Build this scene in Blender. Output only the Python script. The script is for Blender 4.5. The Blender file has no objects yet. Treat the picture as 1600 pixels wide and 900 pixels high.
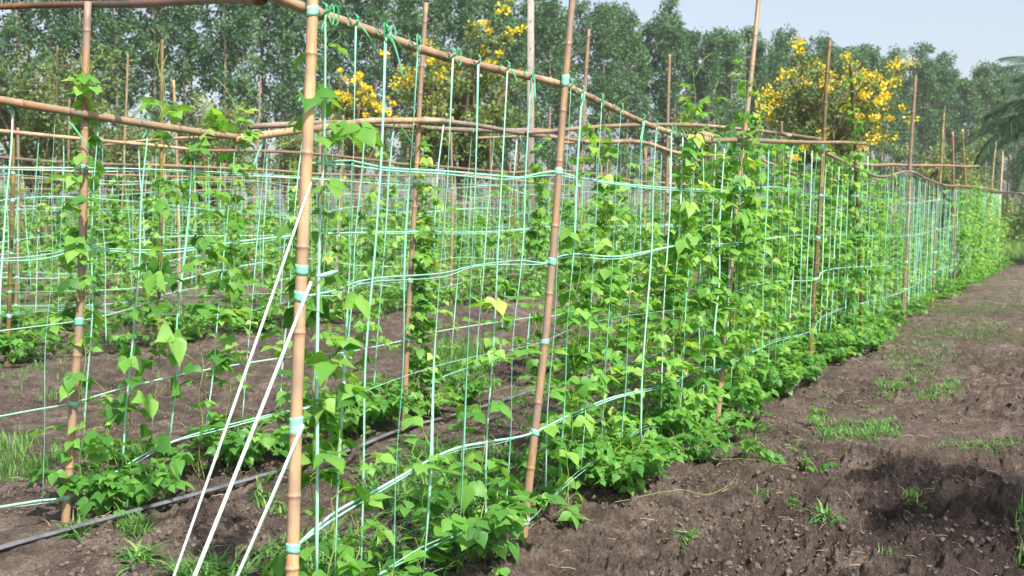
import bpy, math, random
import numpy as np
from mathutils import Vector, Matrix, Quaternion
random.seed(7); RG = np.random.default_rng(11)
R = math.radians
sc = bpy.context.scene
COL = sc.collection

# ------------------------------------------------------------------ camera
F = 1556.0; PITCH = math.atan(110 / F); CAMZ = 1.5
cd = bpy.data.cameras.new('camera'); cam = bpy.data.objects.new('camera', cd); COL.objects.link(cam)
cam.location = (0, 0, CAMZ); cam.rotation_euler = (R(90) - PITCH, 0, 0)
cd.sensor_width = 36; cd.lens = F / 1600 * 36; cd.clip_start = 0.05; cd.clip_end = 6000
cd.dof.use_dof = True; cd.dof.focus_distance = 4.9; cd.dof.aperture_fstop = 4.2
sc.camera = cam

def ray(px, py):
    x = (px - 800) / F; y = -(py - 450) / F
    c, s = math.cos(PITCH), math.sin(PITCH)
    return np.array([x, c + y * s, y * c - s])
TH = R(30.0)
D = np.array([math.sin(TH), math.cos(TH), 0.0]); N = np.array([math.cos(TH), -math.sin(TH), 0.0])
def W(n, s, z): return N * n + D * s + np.array([0, 0, z])
def ps(n, px, py):
    """point of the row plane n seen at a pixel: (s, z)"""
    r = ray(px, py); t = n / float(r @ N); p = r * t
    return float(p @ D), CAMZ + float(p[2])
def gp(px, py, z=0.0):
    r = ray(px, py); t = (z - CAMZ) / r[2]; return np.array([r[0] * t, r[1] * t, z])
def at(px, py, Y):
    r = ray(px, py); t = Y / r[1]; return np.array([r[0] * t, Y, CAMZ + r[2] * t])
def sx(n, s):
    p = W(n, s, 0); return 800 + F * p[0] / p[1]

# ------------------------------------------------------------------ noise / ground height
_T = RG.random((256, 256)).astype(np.float32)
def vn(x, y):
    xi = np.floor(x).astype(int); yi = np.floor(y).astype(int); fx = x - xi; fy = y - yi
    fx = fx * fx * (3 - 2 * fx); fy = fy * fy * (3 - 2 * fy)
    a = _T[xi & 255, yi & 255]; b = _T[(xi + 1) & 255, yi & 255]; c = _T[xi & 255, (yi + 1) & 255]; d = _T[(xi + 1) & 255, (yi + 1) & 255]
    return (a * (1 - fx) + b * fx) * (1 - fy) + (c * (1 - fx) + d * fx) * fy
def sm(a, b, x):
    t = np.clip((x - a) / (b - a), 0, 1); return t * t * (3 - 2 * t)
NA, NB, NC, NC2, ND, ND2, NE = -2.25, -4.35, -9.4, -11.5, -16.4, -18.5, -23.5
PUD = gp(1622, 850)
def height(x, y, fine=True):
    x = np.asarray(x, float); y = np.asarray(y, float)
    n = x * N[0] + y * N[1]; r = np.hypot(x, y)
    h = np.zeros_like(x)
    for a, b in ((-8.6, -5.1), (-15.6, -12.3), (-22.7, -19.3)):
        h -= 0.22 * sm(a, a + 0.8, n) * (1 - sm(b - 0.8, b, n))
    h -= 0.10 * sm(-3.0, -3.3, n) * 0
    h += 0.05 * (vn(x * 0.9 + 7, y * 0.9) - 0.5)
    near = 1 - sm(25, 60, r)
    path = sm(-1.7, -1.2, n)
    h += near * (0.05 + 0.02 * path) * (vn(x * 3.1, y * 3.1 + 9) - 0.5)
    if fine:
        rough = 0.35 + 0.9 * sm(0.35, 0.75, vn(x * 0.7 + 31, y * 0.7 + 3)) + 0.4 * path
        bil = 0
        for k, (f_, a_) in enumerate(((5.5, 0.020), (12, 0.030), (25, 0.026), (52, 0.017), (100, 0.010))):
            ca, sa = math.cos(1 + k * 1.1), math.sin(1 + k * 1.1); wx = x + 0.25 / f_ * 4 * (vn(x * f_ * 0.5 + 11 * k, y * f_ * 0.5) - 0.5)
            q = vn((wx * ca - y * sa) * f_ + 17 * k, (wx * sa + y * ca) * f_ + 5 * k); bil = bil + a_ * (np.abs(2 * q - 1) - 0.4)
        h += near * rough * bil * 1.5
    dp = np.hypot((x - PUD[0]), (y - PUD[1]) * 0.6)
    h -= 0.06 * (1 - sm(0.05, 0.5, dp))
    return h
def hz(x, y): return float(height(np.array([x]), np.array([y]))[0])

# ------------------------------------------------------------------ object helpers
def new_obj(name, mesh, parent=None):
    o = bpy.data.objects.new(name, mesh); COL.objects.link(o)
    if parent is not None: o.parent = parent
    return o
def tag(o, label=None, cat=None, group=None, kind=None):
    if label: o['label'] = label
    if cat: o['category'] = cat
    if group: o['group'] = group
    if kind: o['kind'] = kind
    return o
def empty(name, loc, label=None, cat=None, group=None):
    o = new_obj(name, None); o.location = loc; o.empty_display_size = 0.1
    return tag(o, label, cat, group)
class MB:
    def __init__(s): s.v = []; s.f = []; s.n = []; s.a = []; s.b = []; s.k = 0
    def add(s, V, faces, rnd=0.5, va=None):
        V = np.asarray(V, float); m = len(V)
        flat = np.concatenate([np.asarray(f) for f in faces]) + s.k
        sz = np.array([len(f) for f in faces])
        s.v.append(V); s.f.append(flat); s.n.append(sz); s.a.append(np.full(m, rnd) if np.isscalar(rnd) else rnd)
        s.b.append(np.zeros(m) if va is None else va); s.k += m
    def inst(s, T, mats, locs, rnd, va=None):
        """T=(V, flat, sizes); mats (K,3,3) locs (K,3)"""
        V, flat, sz = T; K = len(locs); m = len(V)
        if K == 0: return
        P = np.einsum('kij,mj->kmi', mats, V) + locs[:, None, :]
        s.v.append(P.reshape(-1, 3)); s.f.append((flat[None, :] + (np.arange(K) * m)[:, None]).ravel() + s.k)
        s.n.append(np.tile(sz, K)); s.a.append(np.repeat(rnd, m)); s.b.append(np.zeros(K * m) if va is None else np.tile(va, K)); s.k += K * m
    def mesh(s, name, mat, smooth=True):
        me = bpy.data.meshes.new(name)
        if not s.v: return me
        V = np.concatenate(s.v); L = np.concatenate(s.f); S = np.concatenate(s.n)
        me.vertices.add(len(V)); me.vertices.foreach_set('co', V.astype(np.float32).ravel())
        me.loops.add(len(L)); me.loops.foreach_set('vertex_index', L.astype(np.int32))
        me.polygons.add(len(S)); st = np.concatenate([[0], np.cumsum(S)[:-1]])
        me.polygons.foreach_set('loop_start', st.astype(np.int32)); me.polygons.foreach_set('loop_total', S.astype(np.int32))
        me.update(calc_edges=True)
        if smooth: me.polygons.foreach_set('use_smooth', np.ones(len(S), bool))
        a = me.attributes.new('rnd', 'FLOAT', 'POINT'); a.data.foreach_set('value', np.concatenate(s.a).astype(np.float32))
        b = me.attributes.new('aux', 'FLOAT', 'POINT'); b.data.foreach_set('value', np.concatenate(s.b).astype(np.float32))
        me.materials.append(mat); return me
    def build(s, name, mat, parent=None, smooth=True): return new_obj(name, s.mesh(name, mat, smooth), parent)
def tmpl(V, faces): return (np.asarray(V, float), np.concatenate([np.asarray(f) for f in faces]), np.array([len(f) for f in faces]))
def resample(P, step):
    """Catmull-Rom through P at about 'step' metres"""
    P = [np.asarray(p, float) for p in P]
    if len(P) == 2:
        k = max(1, int(np.linalg.norm(P[1] - P[0]) / step)); return [P[0] + (P[1] - P[0]) * i / k for i in range(k + 1)]
    Q = [2 * P[0] - P[1]] + P + [2 * P[-1] - P[-2]]; out = []
    for i in range(1, len(Q) - 2):
        k = max(1, int(np.linalg.norm(Q[i + 1] - Q[i]) / step))
        for j in range(k):
            t = j / k
            out.append(0.5 * ((2 * Q[i]) + (-Q[i - 1] + Q[i + 1]) * t + (2 * Q[i - 1] - 5 * Q[i] + 4 * Q[i + 1] - Q[i + 2]) * t * t + (-Q[i - 1] + 3 * Q[i] - 3 * Q[i + 1] + Q[i + 2]) * t ** 3))
    out.append(Q[-2]); return out
def tube(mb, P, rad, seg=8, rnd=0.5, va=None, cap=True):
    P = np.asarray(P, float); K = len(P)
    rad = np.full(K, rad) if np.isscalar(rad) else np.asarray(rad)
    T = np.gradient(P, axis=0); T /= np.linalg.norm(T, axis=1)[:, None] + 1e-12
    ref = np.array([0, 0, 1.0]) if abs(T[:, 2]).mean() < 0.8 else np.array([1.0, 0, 0])
    A = np.cross(T, ref); A /= np.linalg.norm(A, axis=1)[:, None] + 1e-12; B = np.cross(T, A)
    an = np.arange(seg) / seg * 2 * math.pi
    V = (P[:, None, :] + rad[:, None, None] * (np.cos(an)[None, :, None] * A[:, None, :] + np.sin(an)[None, :, None] * B[:, None, :])).reshape(-1, 3)
    f = [[i * seg + j, i * seg + (j + 1) % seg, (i + 1) * seg + (j + 1) % seg, (i + 1) * seg + j] for i in range(K - 1) for j in range(seg)]
    if cap: f += [list(range(seg))[::-1], [(K - 1) * seg + j for j in range(seg)]]
    mb.add(V, f, rnd, None if va is None else np.repeat(va, seg))
def ribbon(mb, P, w, rnd=0.5, tw0=0.0, tw=None, thick=0.0012, side=None):
    """flat plastic tape along P: width w, twisting"""
    P = np.asarray(P, float); K = len(P)
    T = np.gradient(P, axis=0); T /= np.linalg.norm(T, axis=1)[:, None] + 1e-12
    S0 = np.cross(T, (-N if side is None else side)); S0 /= np.linalg.norm(S0, axis=1)[:, None] + 1e-9; M = np.cross(T, S0)
    tw = np.zeros(K) if tw is None else tw
    a = tw0 + tw; S = np.cos(a)[:, None] * S0 + np.sin(a)[:, None] * M; Q = np.cross(T, S)
    w = np.full(K, w) if np.isscalar(w) else np.asarray(w)
    hw = (w / 2)[:, None]; ht = thick / 2
    V = np.stack([P + S * hw + Q * ht, P + Q * ht * 2.2, P - S * hw + Q * ht, P - S * hw - Q * ht, P - Q * ht * 0.2, P + S * hw - Q * ht], 1).reshape(-1, 3)
    f = [[i * 6 + j, i * 6 + (j + 1) % 6, (i + 1) * 6 + (j + 1) % 6, (i + 1) * 6 + j] for i in range(K - 1) for j in range(6)]
    f += [[0, 1, 2, 3, 4, 5][::-1], [(K - 1) * 6 + j for j in range(6)]]
    mb.add(V, f, rnd)

# ------------------------------------------------------------------ materials
def mat(name):
    m = bpy.data.materials.new(name); m.use_nodes = True; nt = m.node_tree; nt.nodes.clear()
    return m, nt, nt.nodes.new('ShaderNodeOutputMaterial')
def nd(nt, t, **k):
    n = nt.nodes.new(t)
    for a, b in k.items(): setattr(n, a, b)
    return n
def ramp(nt, src, stops):
    r = nd(nt, 'ShaderNodeValToRGB'); nt.links.new(src, r.inputs[0]); e = r.color_ramp.elements
    while len(e) < len(stops): e.new(0.5)
    for x, (p, c) in zip(e, stops): x.position = p; x.color = (*c, 1)
    return r.outputs[0]
def mixc(nt, fac, a, b, mode='MIX'):
    m = nd(nt, 'ShaderNodeMix', data_type='RGBA', blend_type=mode)
    for s, v in ((m.inputs[0], fac), (m.inputs[6], a), (m.inputs[7], b)):
        if isinstance(v, (float, int)): s.default_value = v
        elif isinstance(v, tuple): s.default_value = (*v, 1)
        else: nt.links.new(v, s)
    return m.outputs[2]
def noise(nt, sc_=5, det=4, vec=None, rough=0.55, mapscale=None):
    n = nd(nt, 'ShaderNodeTexNoise'); n.inputs['Scale'].default_value = sc_; n.inputs['Detail'].default_value = det; n.inputs['Roughness'].default_value = rough
    if vec is None: vec = nd(nt, 'ShaderNodeTexCoord').outputs['Object']
    if mapscale:
        mp = nd(nt, 'ShaderNodeMapping'); mp.inputs['Scale'].default_value = mapscale; nt.links.new(vec, mp.inputs[0]); vec = mp.outputs[0]
    nt.links.new(vec, n.inputs['Vector']); return n.outputs['Fac']
def attr(nt, name): return nd(nt, 'ShaderNodeAttribute', attribute_name=name).outputs['Fac']
def bump(nt, h, strength, dist=0.01):
    b = nd(nt, 'ShaderNodeBump'); b.inputs['Strength'].default_value = strength; b.inputs['Distance'].default_value = dist
    nt.links.new(h, b.inputs['Height']); return b.outputs[0]
def leafmat(name, stops, trans=0.4, rough=0.5, tcol=(1.3, 1.3, 0.5), spec=0.35, ow=0.22):
    m, nt, out = mat(name)
    rn = attr(nt, 'rnd'); oi = nd(nt, 'ShaderNodeObjectInfo').outputs['Random']
    ad = nd(nt, 'ShaderNodeMath', operation='MULTIPLY_ADD'); nt.links.new(oi, ad.inputs[0]); ad.inputs[1].default_value = ow; 
    sb = nd(nt, 'ShaderNodeMath', operation='SUBTRACT'); nt.links.new(rn, sb.inputs[0]); sb.inputs[1].default_value = ow / 2; nt.links.new(sb.outputs[0], ad.inputs[2])
    c = ramp(nt, ad.outputs[0], stops)
    c = mixc(nt, 0.25, c, mixc(nt, noise(nt, 28, 3), (0.45, 0.5, 0.45), (1.5, 1.45, 1.5)), 'MULTIPLY')
    p = nd(nt, 'ShaderNodeBsdfPrincipled'); nt.links.new(c, p.inputs['Base Color']); p.inputs['Roughness'].default_value = rough
    p.inputs['Specular IOR Level'].default_value = spec
    t = nd(nt, 'ShaderNodeBsdfTranslucent'); nt.links.new(mixc(nt, 1.0, c, tcol, 'MULTIPLY'), t.inputs[0])
    mx = nd(nt, 'ShaderNodeMixShader'); mx.inputs[0].default_value = trans
    nt.links.new(p.outputs[0], mx.inputs[1]); nt.links.new(t.outputs[0], mx.inputs[2]); nt.links.new(mx.outputs[0], out.inputs[0]); return m
def plain(name, stops, scale=6, rough=0.7, bs=0.0, mapscale=None, spec=0.3, det=5):
    m, nt, out = mat(name); f = noise(nt, scale, det, mapscale=mapscale)
    p = nd(nt, 'ShaderNodeBsdfPrincipled'); nt.links.new(ramp(nt, f, stops), p.inputs['Base Color']); p.inputs['Roughness'].default_value = rough
    p.inputs['Specular IOR Level'].default_value = spec
    if bs: nt.links.new(bump(nt, f, bs), p.inputs['Normal'])
    nt.links.new(p.outputs[0], out.inputs[0]); return m

def bamboo(name, base, dark, stain=None, stain_amt=0.0):
    m, nt, out = mat(name)
    st = noise(nt, 1, 4, mapscale=(90, 90, 2.2)); bl = noise(nt, 1, 4, mapscale=(9, 9, 3.0), rough=0.65); fine = noise(nt, 1, 3, mapscale=(160, 160, 22))
    c = ramp(nt, st, [(0.3, dark), (0.62, base)])
    c = mixc(nt, 0.5, c, ramp(nt, bl, [(0.35, tuple(v * 0.55 for v in base)), (0.6, tuple(min(1, v * 1.15) for v in base))]))
    c = mixc(nt, 0.3, c, ramp(nt, fine, [(0.35, (0.5, 0.45, 0.4)), (0.6, (1.2, 1.2, 1.2))]), 'MULTIPLY')
    if stain:
        f = ramp(nt, noise(nt, 1, 3, mapscale=(5, 5, 3.2)), [(0.5 - stain_amt * 0.2, (0, 0, 0)), (0.62, (1, 1, 1))])
        c = mixc(nt, f, c, stain)
    oi = nd(nt, 'ShaderNodeObjectInfo').outputs['Random']
    c = mixc(nt, 1.0, c, ramp(nt, oi, [(0, (0.78, 0.72, 0.68)), (1, (1.15, 1.12, 1.1))]), 'MULTIPLY')
    c = mixc(nt, attr(nt, 'aux'), c, (0.16, 0.09, 0.055))
    p = nd(nt, 'ShaderNodeBsdfPrincipled'); nt.links.new(c, p.inputs['Base Color']); p.inputs['Roughness'].default_value = 0.42; p.inputs['Specular IOR Level'].default_value = 0.4
    nt.links.new(bump(nt, st, 0.25, 0.002), p.inputs['Normal']); nt.links.new(p.outputs[0], out.inputs[0]); return m
M = {}
M['tan'] = bamboo('bamboo_tan', (0.60, 0.41, 0.22), (0.46, 0.29, 0.15), (0.30, 0.23, 0.17), 0.35)
M['beam'] = bamboo('bamboo_pale', (0.55, 0.40, 0.26), (0.40, 0.28, 0.18), (0.27, 0.17, 0.11), 0.2)
M['brown'] = bamboo('bamboo_brown', (0.38, 0.25, 0.135), (0.25, 0.155, 0.085), (0.21, 0.17, 0.14), 0.45)
M['green'] = bamboo('bamboo_greenish', (0.34, 0.26, 0.06), (0.22, 0.16, 0.05), (0.075, 0.065, 0.045), 0.75)
M['grey'] = bamboo('bamboo_weathered', (0.34, 0.28, 0.235), (0.20, 0.155, 0.13), (0.16, 0.12, 0.11), 0.5)
M['dark'] = bamboo('bamboo_dark', (0.22, 0.105, 0.055), (0.13, 0.065, 0.04), (0.09, 0.06, 0.04), 0.5)
def tape(name, c1, c2, tr=0.35):
    m, nt, out = mat(name)
    c = ramp(nt, attr(nt, 'rnd'), [(0.0, c1), (1.0, c2)])
    c = mixc(nt, 0.35, c, ramp(nt, noise(nt, 60, 2), [(0.35, (0.75, 0.85, 0.8)), (0.65, (1.1, 1.08, 1.08))]), 'MULTIPLY')
    p = nd(nt, 'ShaderNodeBsdfPrincipled'); nt.links.new(c, p.inputs['Base Color']); p.inputs['Roughness'].default_value = 0.35
    t = nd(nt, 'ShaderNodeBsdfTranslucent'); nt.links.new(c, t.inputs[0]); mx = nd(nt, 'ShaderNodeMixShader'); mx.inputs[0].default_value = tr
    nt.links.new(p.outputs[0], mx.inputs[1]); nt.links.new(t.outputs[0], mx.inputs[2]); nt.links.new(mx.outputs[0], out.inputs[0]); return m
M['tape'] = tape('mint_plastic_tape', (0.26, 0.74, 0.55), (0.60, 0.88, 0.77))
M['tapew'] = tape('whitish_plastic_tape', (0.72, 0.88, 0.82), (0.82, 0.90, 0.87), 0.25)
M['knot'] = tape('green_plastic_tape', (0.03, 0.42, 0.16), (0.30, 0.72, 0.50))
M['leaf'] = leafmat('bean_leaf', [(0.0, (0.05, 0.17, 0.035)), (0.3, (0.105, 0.30, 0.055)), (0.6, (0.19, 0.42, 0.08)), (0.9, (0.31, 0.52, 0.12)), (1.0, (0.52, 0.56, 0.16))], 0.5, 0.45)
M['stem'] = leafmat('vine_stem', [(0.0, (0.13, 0.22, 0.05)), (1.0, (0.34, 0.44, 0.11))], 0.1)
M['weed'] = leafmat('weed_blade', [(0.0, (0.06, 0.17, 0.04)), (0.6, (0.12, 0.29, 0.065)), (1.0, (0.26, 0.42, 0.11))], 0.35)
M['straw'] = plain('dry_straw', [(0.3, (0.26, 0.19, 0.12)), (0.7, (0.48, 0.39, 0.27))], 12)
M['euc'] = leafmat('slender_tree_leaf', [(0.0, (0.045, 0.115, 0.05)), (0.6, (0.08, 0.18, 0.07)), (1.0, (0.13, 0.25, 0.09))], 0.3, ow=0.45)
M['olive'] = leafmat('olive_leaf', [(0.0, (0.09, 0.15, 0.045)), (0.6, (0.17, 0.24, 0.075)), (1.0, (0.28, 0.32, 0.10))], 0.3)
M['shrub'] = leafmat('shrub_leaf', [(0.0, (0.05, 0.12, 0.03)), (0.6, (0.10, 0.20, 0.05)), (1.0, (0.22, 0.30, 0.07))], 0.3)
M['palm'] = leafmat('palm_leaflet', [(0.0, (0.025, 0.06, 0.028)), (0.7, (0.045, 0.095, 0.038)), (1.0, (0.09, 0.14, 0.05))], 0.15, 0.45)
M['flower'] = leafmat('yellow_blossom', [(0.0, (0.85, 0.60, 0.02)), (1.0, (0.95, 0.76, 0.05))], 0.3, 0.6, (1.0, 1.0, 0.7))
M['bark'] = plain('pale_bark', [(0.3, (0.20, 0.14, 0.11)), (0.7, (0.38, 0.29, 0.23))], 4, 0.9, 0.4, (1, 1, 0.3))
M['bark2'] = plain('brown_bark', [(0.3, (0.09, 0.06, 0.045)), (0.7, (0.20, 0.14, 0.10))], 5, 0.9, 0.4, (1, 1, 0.3))
M['concrete'] = plain('concrete', [(0.3, (0.24, 0.21, 0.185)), (0.7, (0.34, 0.305, 0.27))], 7, 0.85, 0.2)
M['hose'] = plain('grey_black_hose', [(0.35, (0.07, 0.075, 0.085)), (0.7, (0.17, 0.18, 0.20))], 9, 0.38, 0.25, spec=0.5)
M['wood'] = plain('peg_wood', [(0.3, (0.22, 0.14, 0.08)), (0.7, (0.36, 0.25, 0.15))], 20, 0.8, 0.3)
M['clod'] = plain('soil_clod', [(0.3, (0.06, 0.046, 0.039)), (0.7, (0.16, 0.125, 0.105))], 25, 0.95, 0.6)

def soil():
    m, nt, out = mat('soil'); tc = nd(nt, 'ShaderNodeTexCoord').outputs['Object']
    big = noise(nt, 0.55, 3, tc); mid = noise(nt, 5, 6, tc, 0.65); fn = noise(nt, 62, 8, tc, 0.8)
    c = ramp(nt, mid, [(0.30, (0.105, 0.082, 0.070)), (0.50, (0.215, 0.170, 0.145)), (0.70, (0.40, 0.335, 0.285))])
    c = mixc(nt, 0.9, c, ramp(nt, fn, [(0.36, (0.40, 0.37, 0.35)), (0.50, (0.95, 0.95, 0.95)), (0.64, (1.7, 1.65, 1.6))]), 'MULTIPLY')
    c = mixc(nt, 1.0, c, ramp(nt, big, [(0.35, (0.8, 0.78, 0.76)), (0.65, (1.2, 1.18, 1.15))]), 'MULTIPLY')
    # darker damp soil on the right of the path (aux = dampness), grassy cover far away (rnd = cover)
    c = mixc(nt, attr(nt, 'aux'), c, mixc(nt, 1.0, c, (0.42, 0.42, 0.44), 'MULTIPLY'))
    g = ramp(nt, noise(nt, 3, 5, tc), [(0.3, (0.07, 0.12, 0.04)), (0.55, (0.13, 0.19, 0.06)), (0.75, (0.24, 0.21, 0.11))])
    c = mixc(nt, attr(nt, 'rnd'), c, g)
    p = nd(nt, 'ShaderNodeBsdfPrincipled'); nt.links.new(c, p.inputs['Base Color']); p.inputs['Roughness'].default_value = 0.95; p.inputs['Specular IOR Level'].default_value = 0.15
    hs = nd(nt, 'ShaderNodeMath', operation='MULTIPLY_ADD'); nt.links.new(fn, hs.inputs[0]); hs.inputs[1].default_value = 1.0; nt.links.new(noise(nt, 130, 4, tc, 0.75), hs.inputs[2])
    nt.links.new(bump(nt, hs.outputs[0], 1.0, 0.06), p.inputs['Normal']); nt.links.new(p.outputs[0], out.inputs[0]); return m
M['soil'] = soil()

# ------------------------------------------------------------------ ground sheet
def build_ground():
    an = np.concatenate([np.linspace(-180, -50, 40)[:-1], np.linspace(-50, 50, 760), np.linspace(50, 180, 40)[1:-1]])
    an = np.radians(an)
    rr = [0.25]
    while rr[-1] < 4000:
        r = rr[-1]; rr.append(r * (1.05 if r < 2 else 1.0052 if r < 16 else 1.012 if r < 45 else 1.06))
    rr = np.array(rr); A, RR = np.meshgrid(an, rr)
    X = np.sin(A) * RR; Y = np.cos(A) * RR
    H = height(X, Y)
    n = X * N[0] + Y * N[1]; s = X * D[0] + Y * D[1]
    K, L = X.shape
    V = np.stack([X, Y, H], -1).reshape(-1, 3)
    i = np.arange(K - 1)[:, None] * L; j = np.arange(L)[None, :]; j2 = (j + 1) % L
    q = np.stack([i + j, i + j2, i + L + j2, i + L + j], -1).reshape(-1, 4)[:, ::-1]
    cen = len(V); V = np.vstack([V, [[0, 0, float(H[0].mean())]]])
    flat = np.concatenate([q.ravel(), np.stack([np.full(L, cen), np.arange(L), (np.arange(L) + 1) % L], -1)[:, ::-1].ravel()])
    sz = np.concatenate([np.full(len(q), 4), np.full(L, 3)])
    cover = np.clip(sm(36, 41, s + 2 * vn(X, Y)) + sm(6, 9, n) + sm(26, 40, -n), 0, 1) * 0.95
    cover = np.maximum(cover, 0.55 * sm(0.55, 0.7, vn(X * 0.8 + 50, Y * 0.8)) * sm(9, 16, np.hypot(X, Y)))
    damp = sm(1.15, 2.1, n + 0.5 * s * 0.0 + 0.7 * vn(X * 1.3, Y * 1.3) + 0.6 * (X > 0) * sm(8, 4, Y)) * 0
    dp = np.hypot(X - PUD[0], (Y - PUD[1]) * 0.6); damp = np.maximum(damp, 1 - sm(0.25, 1.3, dp + 0.4 * (vn(X * 4, Y * 4) - 0.5)))
    mb = MB(); mb.v = [V]; mb.f = [flat]; mb.n = [sz]
    mb.a = [np.concatenate([cover.ravel(), [0]])]; mb.b = [np.concatenate([damp.ravel(), [0]])]
    o = mb.build('ground', M['soil']); tag(o, kind='structure')
build_ground()

# ------------------------------------------------------------------ leaves
def leaflet(wid=0.42, droop=0.16, fold=0.10):
    rows = [(0.10, 0.62), (0.28, 1.0), (0.50, 0.86), (0.72, 0.50), (0.90, 0.16)]
    V = [(0, 0, 0)]; 
    for t, w in rows:
        z = -droop * t * t
        V += [(-wid * w, t - 0.03, z + fold * w), (0, t, z), (wid * w, t - 0.03, z + fold * w)]
    V.append((0, 1.02, -droop * 1.05)); k = len(V) - 1
    f = [[0, 2, 1], [0, 3, 2]]
    for i in range(4):
        b = 1 + 3 * i; f += [[b, b + 1, b + 4, b + 3], [b + 1, b + 2, b + 5, b + 4]]
    b = 13; f += [[b, b + 1, k], [b + 1, b + 2, k]]
    return tmpl(V, f)
LEAF = [leaflet(), leaflet(0.36, 0.3, 0.05), leaflet(0.46, 0.05, 0.16), leaflet(0.40, 0.42, -0.04)]
def frames(yd, zd):
    """matrices whose Y axis is yd and Z close to zd"""
    y = yd / (np.linalg.norm(yd, axis=1)[:, None] + 1e-9); x = np.cross(y, zd); x /= np.linalg.norm(x, axis=1)[:, None] + 1e-9; z = np.cross(x, y)
    return np.stack([x, y, z], -1)
def add_trifol(mb, sb, P, az, size, rg, rnd, pet=None):
    """trifoliate leaves: P (K,3) attachment, az azimuth, size leaflet length"""
    K = len(P)
    if K == 0: return
    o = np.stack([np.cos(az), np.sin(az), np.zeros(K)], 1)
    pl = (rg.uniform(0.5, 1.15, K) * size) if pet is None else pet
    up = rg.uniform(0.1, 0.7, K)
    E = P + o * pl[:, None] + np.stack([np.zeros(K), np.zeros(K), up * pl], 1)
    pit = rg.uniform(-0.15, 1.05, K)
    for k, (dz, sc_) in enumerate(((0, 1.0), (1.5, 0.86), (-1.5, 0.86))):
        a2 = az + dz + rg.normal(0, 0.15, K); pk = pit * (0.9 if k == 0 else 0.55) + rg.normal(0, 0.15, K)
        yd = np.stack([np.cos(a2) * np.cos(pk), np.sin(a2) * np.cos(pk), -np.sin(pk)], 1)
        zd = np.stack([np.cos(az) * np.sin(pit) * 0.9, np.sin(az) * np.sin(pit) * 0.9, np.cos(pit)], 1) + rg.normal(0, 0.25, (K, 3))
        Mx = frames(yd, zd) * (size * sc_)[:, None, None]
        st = E + (yd * (size * 0.12)[:, None] if k == 0 else yd * (size * 0.03)[:, None])
        var = rg.integers(0, 4, K)
        for q in range(4):
            s = var == q; mb.inst(LEAF[q], Mx[s], st[s], np.clip(rnd[s] + rg.normal(0, 0.05, s.sum()), 0, 1))
    for i in range(K):
        q = P[i] + (E[i] - P[i]) * 0.5 + np.array([0, 0, 0.15 * pl[i]])
        tube(sb, [P[i], q, E[i] + (E[i] - P[i]) * 0.03], 0.0013, 3, 0.7, cap=False)
def make_vine(h, dens, lsize, base, seed, spread=0.1, top_frac=1.0, stems=2, tendril=True):
    """climbing bean: h height, dens leaves per metre, base = number of leaves of the bushy foot"""
    rg = np.random.default_rng(seed); fb = MB(); sb = MB()
    for k in range(stems):
        hh = h * (1 if k == 0 else rg.uniform(0.6, 1.0)); zz = np.arange(0, hh + 0.04, 0.04); ph = rg.uniform(0, 6.28); pitch = rg.uniform(14, 22)
        rr = 0.011 + 0.01 * k; off = rg.normal(0, 0.03, 2) * np.array([1, 1])
        fade = np.exp(-zz * 4)[:, None]
        P = np.stack([rr * np.cos(zz * pitch + ph), rr * np.sin(zz * pitch + ph), zz], 1); P[:, :2] += off * fade
        tube(sb, P, np.linspace(0.0028, 0.0015, len(P)), 4, 0.3 + 0.3 * k)
        K = max(2, int(dens * hh / stems)); lz = np.sort(rg.uniform(0.08, 1, K) ** 0.8) * hh
        Pp = np.stack([np.interp(lz, zz, P[:, 0]), np.interp(lz, zz, P[:, 1]), lz], 1)
        sz = lsize * rg.uniform(0.55, 1.15, K) * (1 - 0.22 * (lz / hh) ** 3)
        rnd = np.clip(rg.normal(0.44, 0.20, K) + 0.2 * (lz / hh) ** 2, 0, 0.86)
        rnd[rg.random(K) < 0.006] = 1.0
        add_trifol(fb, sb, Pp, rg.uniform(0, 6.28, K), sz, rg, rnd)
        # side shoots
        for j in range(int(hh * dens * 0.05)):
            z0 = rg.uniform(0.1, 0.9) * hh; a = rg.uniform(0, 6.28); L = rg.uniform(0.08, 0.28) * (1 + spread * 3)
            t = np.linspace(0, 1, 6); Q = np.stack([np.cos(a) * L * t, np.sin(a) * L * t, z0 + L * (0.6 * t - 0.7 * t * t)], 1); tube(sb, Q, 0.0016, 3, 0.8)
            kk = 3; idx = rg.integers(2, 6, kk)
            add_trifol(fb, sb, Q[idx], a + rg.uniform(-1.6, 1.6, kk), lsize * rg.uniform(0.4, 0.9, kk), rg, np.clip(rg.normal(0.6, 0.15, kk), 0, 0.95))
    if base:
        for j in range(max(3, base // 7)):
            a = rg.uniform(0, 6.28); L = rg.uniform(0.1, 0.30) * (1 + spread); hgt = rg.uniform(0.10, 0.30)
            t = np.linspace(0, 1, 7); Q = np.stack([np.cos(a) * L * t, np.sin(a) * L * t, 0.02 + hgt * np.sin(t * 2.2)], 1); tube(sb, Q, 0.002, 3, 0.4)
            kk = max(2, base // max(3, base // 7)); idx = rg.integers(1, 7, kk)
            add_trifol(fb, sb, Q[idx], a + rg.uniform(-1.8, 1.8, kk), lsize * rg.uniform(0.5, 0.95, kk), rg, np.clip(rg.normal(0.36, 0.14, kk), 0, 0.9))
    if tendril:
        for j in range(3):
            a = rg.uniform(0, 6.28); t = np.linspace(0, 1, 9); L = rg.uniform(0.1, 0.3)
            Q = np.stack([np.cos(a) * L * 0.5 * t + 0.012 * np.sin(t * 9), np.sin(a) * L * 0.5 * t, h + L * t - 0.3 * L * t ** 3], 1); tube(sb, Q, 0.0012, 3, 0.95)
    return sb.mesh('stem', M['stem']), fb.mesh('foliage', M['leaf'])
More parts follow.
